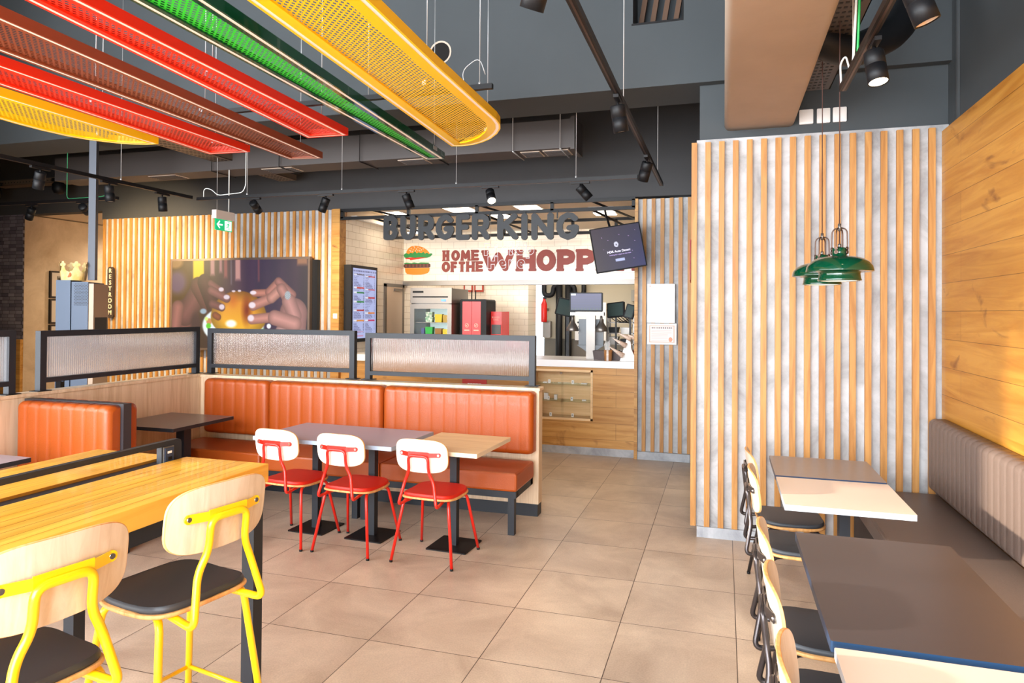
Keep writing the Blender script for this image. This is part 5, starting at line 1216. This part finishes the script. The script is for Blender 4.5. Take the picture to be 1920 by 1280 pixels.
b = MB(); b.lathe([(0, 0), (.025, 0), (.028, .1), (.012, .13), (.012, .15), (0, .15)], (0, 0, 0), 16); o = tag(b.build('sauce_bottle', mat('sauce_red', C(180, 60, 30), .4)), 'red brown bottle right of the white cone stand', 'bottle'); o.location = (-1.02, 8.36, 1.115)

# ------------------------------------------------------------------ kiosk, pole, crown, pictures on the left
t = mk('ordering_kiosk', 'slate blue ordering kiosk seen from the side with perforated panel', 'kiosk', (-6.27, 5.42, 0))
kx = Matrix.Rotation(rot(38), 3, 'Z')
def kb(b, x0, x1, y0, y1, z0, z1, mi=0): b.box(x0, x1, y0, y1, z0, z1, mi)
b = MB(); kb(b, -.165, -.035, -.2, .2, .1, 1.97); b.build('left_body', kiosk_blue, t)
b = MB(); kb(b, -.025, .125, -.2, .2, .1, 1.955); rb = b.build('right_body', kiosk_blue, t)
b = MB()
for i in range(9):
    for j in range(16): b.box(.0+.0135*i+(.006 if j % 2 else 0), .007+.0135*i+(.006 if j % 2 else 0), -.2015, -.2005, 1.72+.014*j, 1.727+.014*j)
b.build('perforations', black_soft, rb)
b = MB(); kb(b, .127, .172, -.19, .19, .85, 1.94); b.build('screen_bezel', kiosk_beige, t)
b = MB(); kb(b, .172, .176, -.15, .15, 1.0, 1.6); b.build('touch_screen', black_soft, t)
b = MB(); kb(b, -.22, .22, -.22, .22, 0, .1); b.build('base', black_metal, t)
t.rotation_euler = (0, 0, rot(28))
b = MB(); b.box(-.033, .033, -.033, .033, 1.98, 5.0); o = b.build('steel_pole', mat('pole_blue_grey', C(74, 80, 94), .45)); o.location = (-6.19, 5.46, 0); o.rotation_euler = (0, 0, rot(28)); tag(o, 'blue grey square pole rising above the kiosk to the ceiling', 'pole')
t = mk('cardboard_crown', 'gold paper crown standing on top of the kiosk', 'paper crown', (-6.30, 5.34, 1.972))
n = 72; vs = []; r_ = .108
for i in range(n+1):
    a = 2*PI*i/n; ph = (i/n*6) % 1; k = abs(ph-.5)*2; top = .085+.07*(max(0, 1-k*1.9))+.02*(1-k)
    if k > .85: top = .08
    vs += [(r_*math.cos(a), r_*math.sin(a), 0), ((r_+.012)*math.cos(a), (r_+.012)*math.sin(a), top)]
b = MB(); b.add(vs, [(2*i, 2*i+2, 2*i+3, 2*i+1) for i in range(n)], 0, True)
for i in range(6):
    a = 2*PI*(i+.5)/6; c_ = Vector(((r_+.013)*math.cos(a), (r_+.013)*math.sin(a), .155)); tg = Vector((-math.sin(a), math.cos(a), 0))
    for dx, dz in ((0, .02), (-.02, 0), (.02, 0)):
        q = c_+tg*dx+Vector((0, 0, dz)); R = Vector((math.cos(a), math.sin(a), 0)).to_track_quat('Z', 'Y').to_matrix(); b.lathe([(0, .001), (.016, .001), (.016, -.001), (0, -.001)], q, 14, 0, False, R)
b.build('band', mat('crown_gold', C(232, 196, 110), .45, c2=C(244, 224, 170), nscale=14), t)
b = MB(); R = Vector((.15, -1, 0)).to_track_quat('Z', 'Y').to_matrix(); b.lathe([(0, .003), (.028, .003), (.028, 0)], (.05, -.10, .055), 20, 0, False, R); b.build('emblem', mat('crown_emblem', C(226, 110, 70), .5), t)
t = mk('payment_terminal', 'small dark and white card terminal seen below the left ribbed glass', 'terminal', (-5.75, 4.75, 0))
b = MB(); b.obox((0, 0, 1.09), (.05, 0, .0), (0, .03, .02), (0, -.02, .04)); b.build('body', kiosk_blue, t)
b = MB(); b.obox((.07, .0, 1.11), (.02, 0, .01), (0, .02, .0), (-.01, 0, .05)); b.build('paper_slip', white, t)
b = MB(); b.box(-.03, .03, -.02, .02, 0, 1.06); b.box(-.15, .15, -.15, .15, 0, .015); b.build('stand', black_metal, t)
def photo(k):
    def fn(u, v):
        if u < .06 or u > .94 or v < .07 or v > .93: return (42, 34, 32)
        if u < .22 or u > .78 or v < .2 or v > .8: return (206, 192, 176)
        s = math.sin(u*37+k)*math.sin(v*41+k*2)+math.sin(u*91*k+v*13)*.6
        if k == 1: return (92+70*s, 88+66*s, 80+60*s)
        if k == 2: return (214, 140, 50) if (abs(u-.6) < .07 and abs(v-.5) < .16) else (90+60*s, 78+52*s, 64+42*s)
        return (150+50*s, 142+48*s, 128+44*s)
    return fn
for i, (z0, z1) in enumerate([(1.86, 2.30), (1.44, 1.84), (1.02, 1.42)]):
    t = mk('picture_frame', ['black framed monochrome photo, uppermost in the column beside the kiosk', 'black framed photo with an orange figure, middle of the column beside the kiosk', 'black framed photo, lowest of the column beside the kiosk'][i], 'picture', (-10.49, 8.7, z0), 'framed photos on the corridor wall')
    o = picture('print', 8.45, 9.02, z0, z1, 50, 40, photo(i+1), picture_mat('photo_%d' % i, 0), t, 'x', -10.462, False); o.location = -t.location
    b = MB(); b.box(-10.498, -10.463, 8.45, 9.02, z0, z1); rel(b, 'frame', black_metal, t)
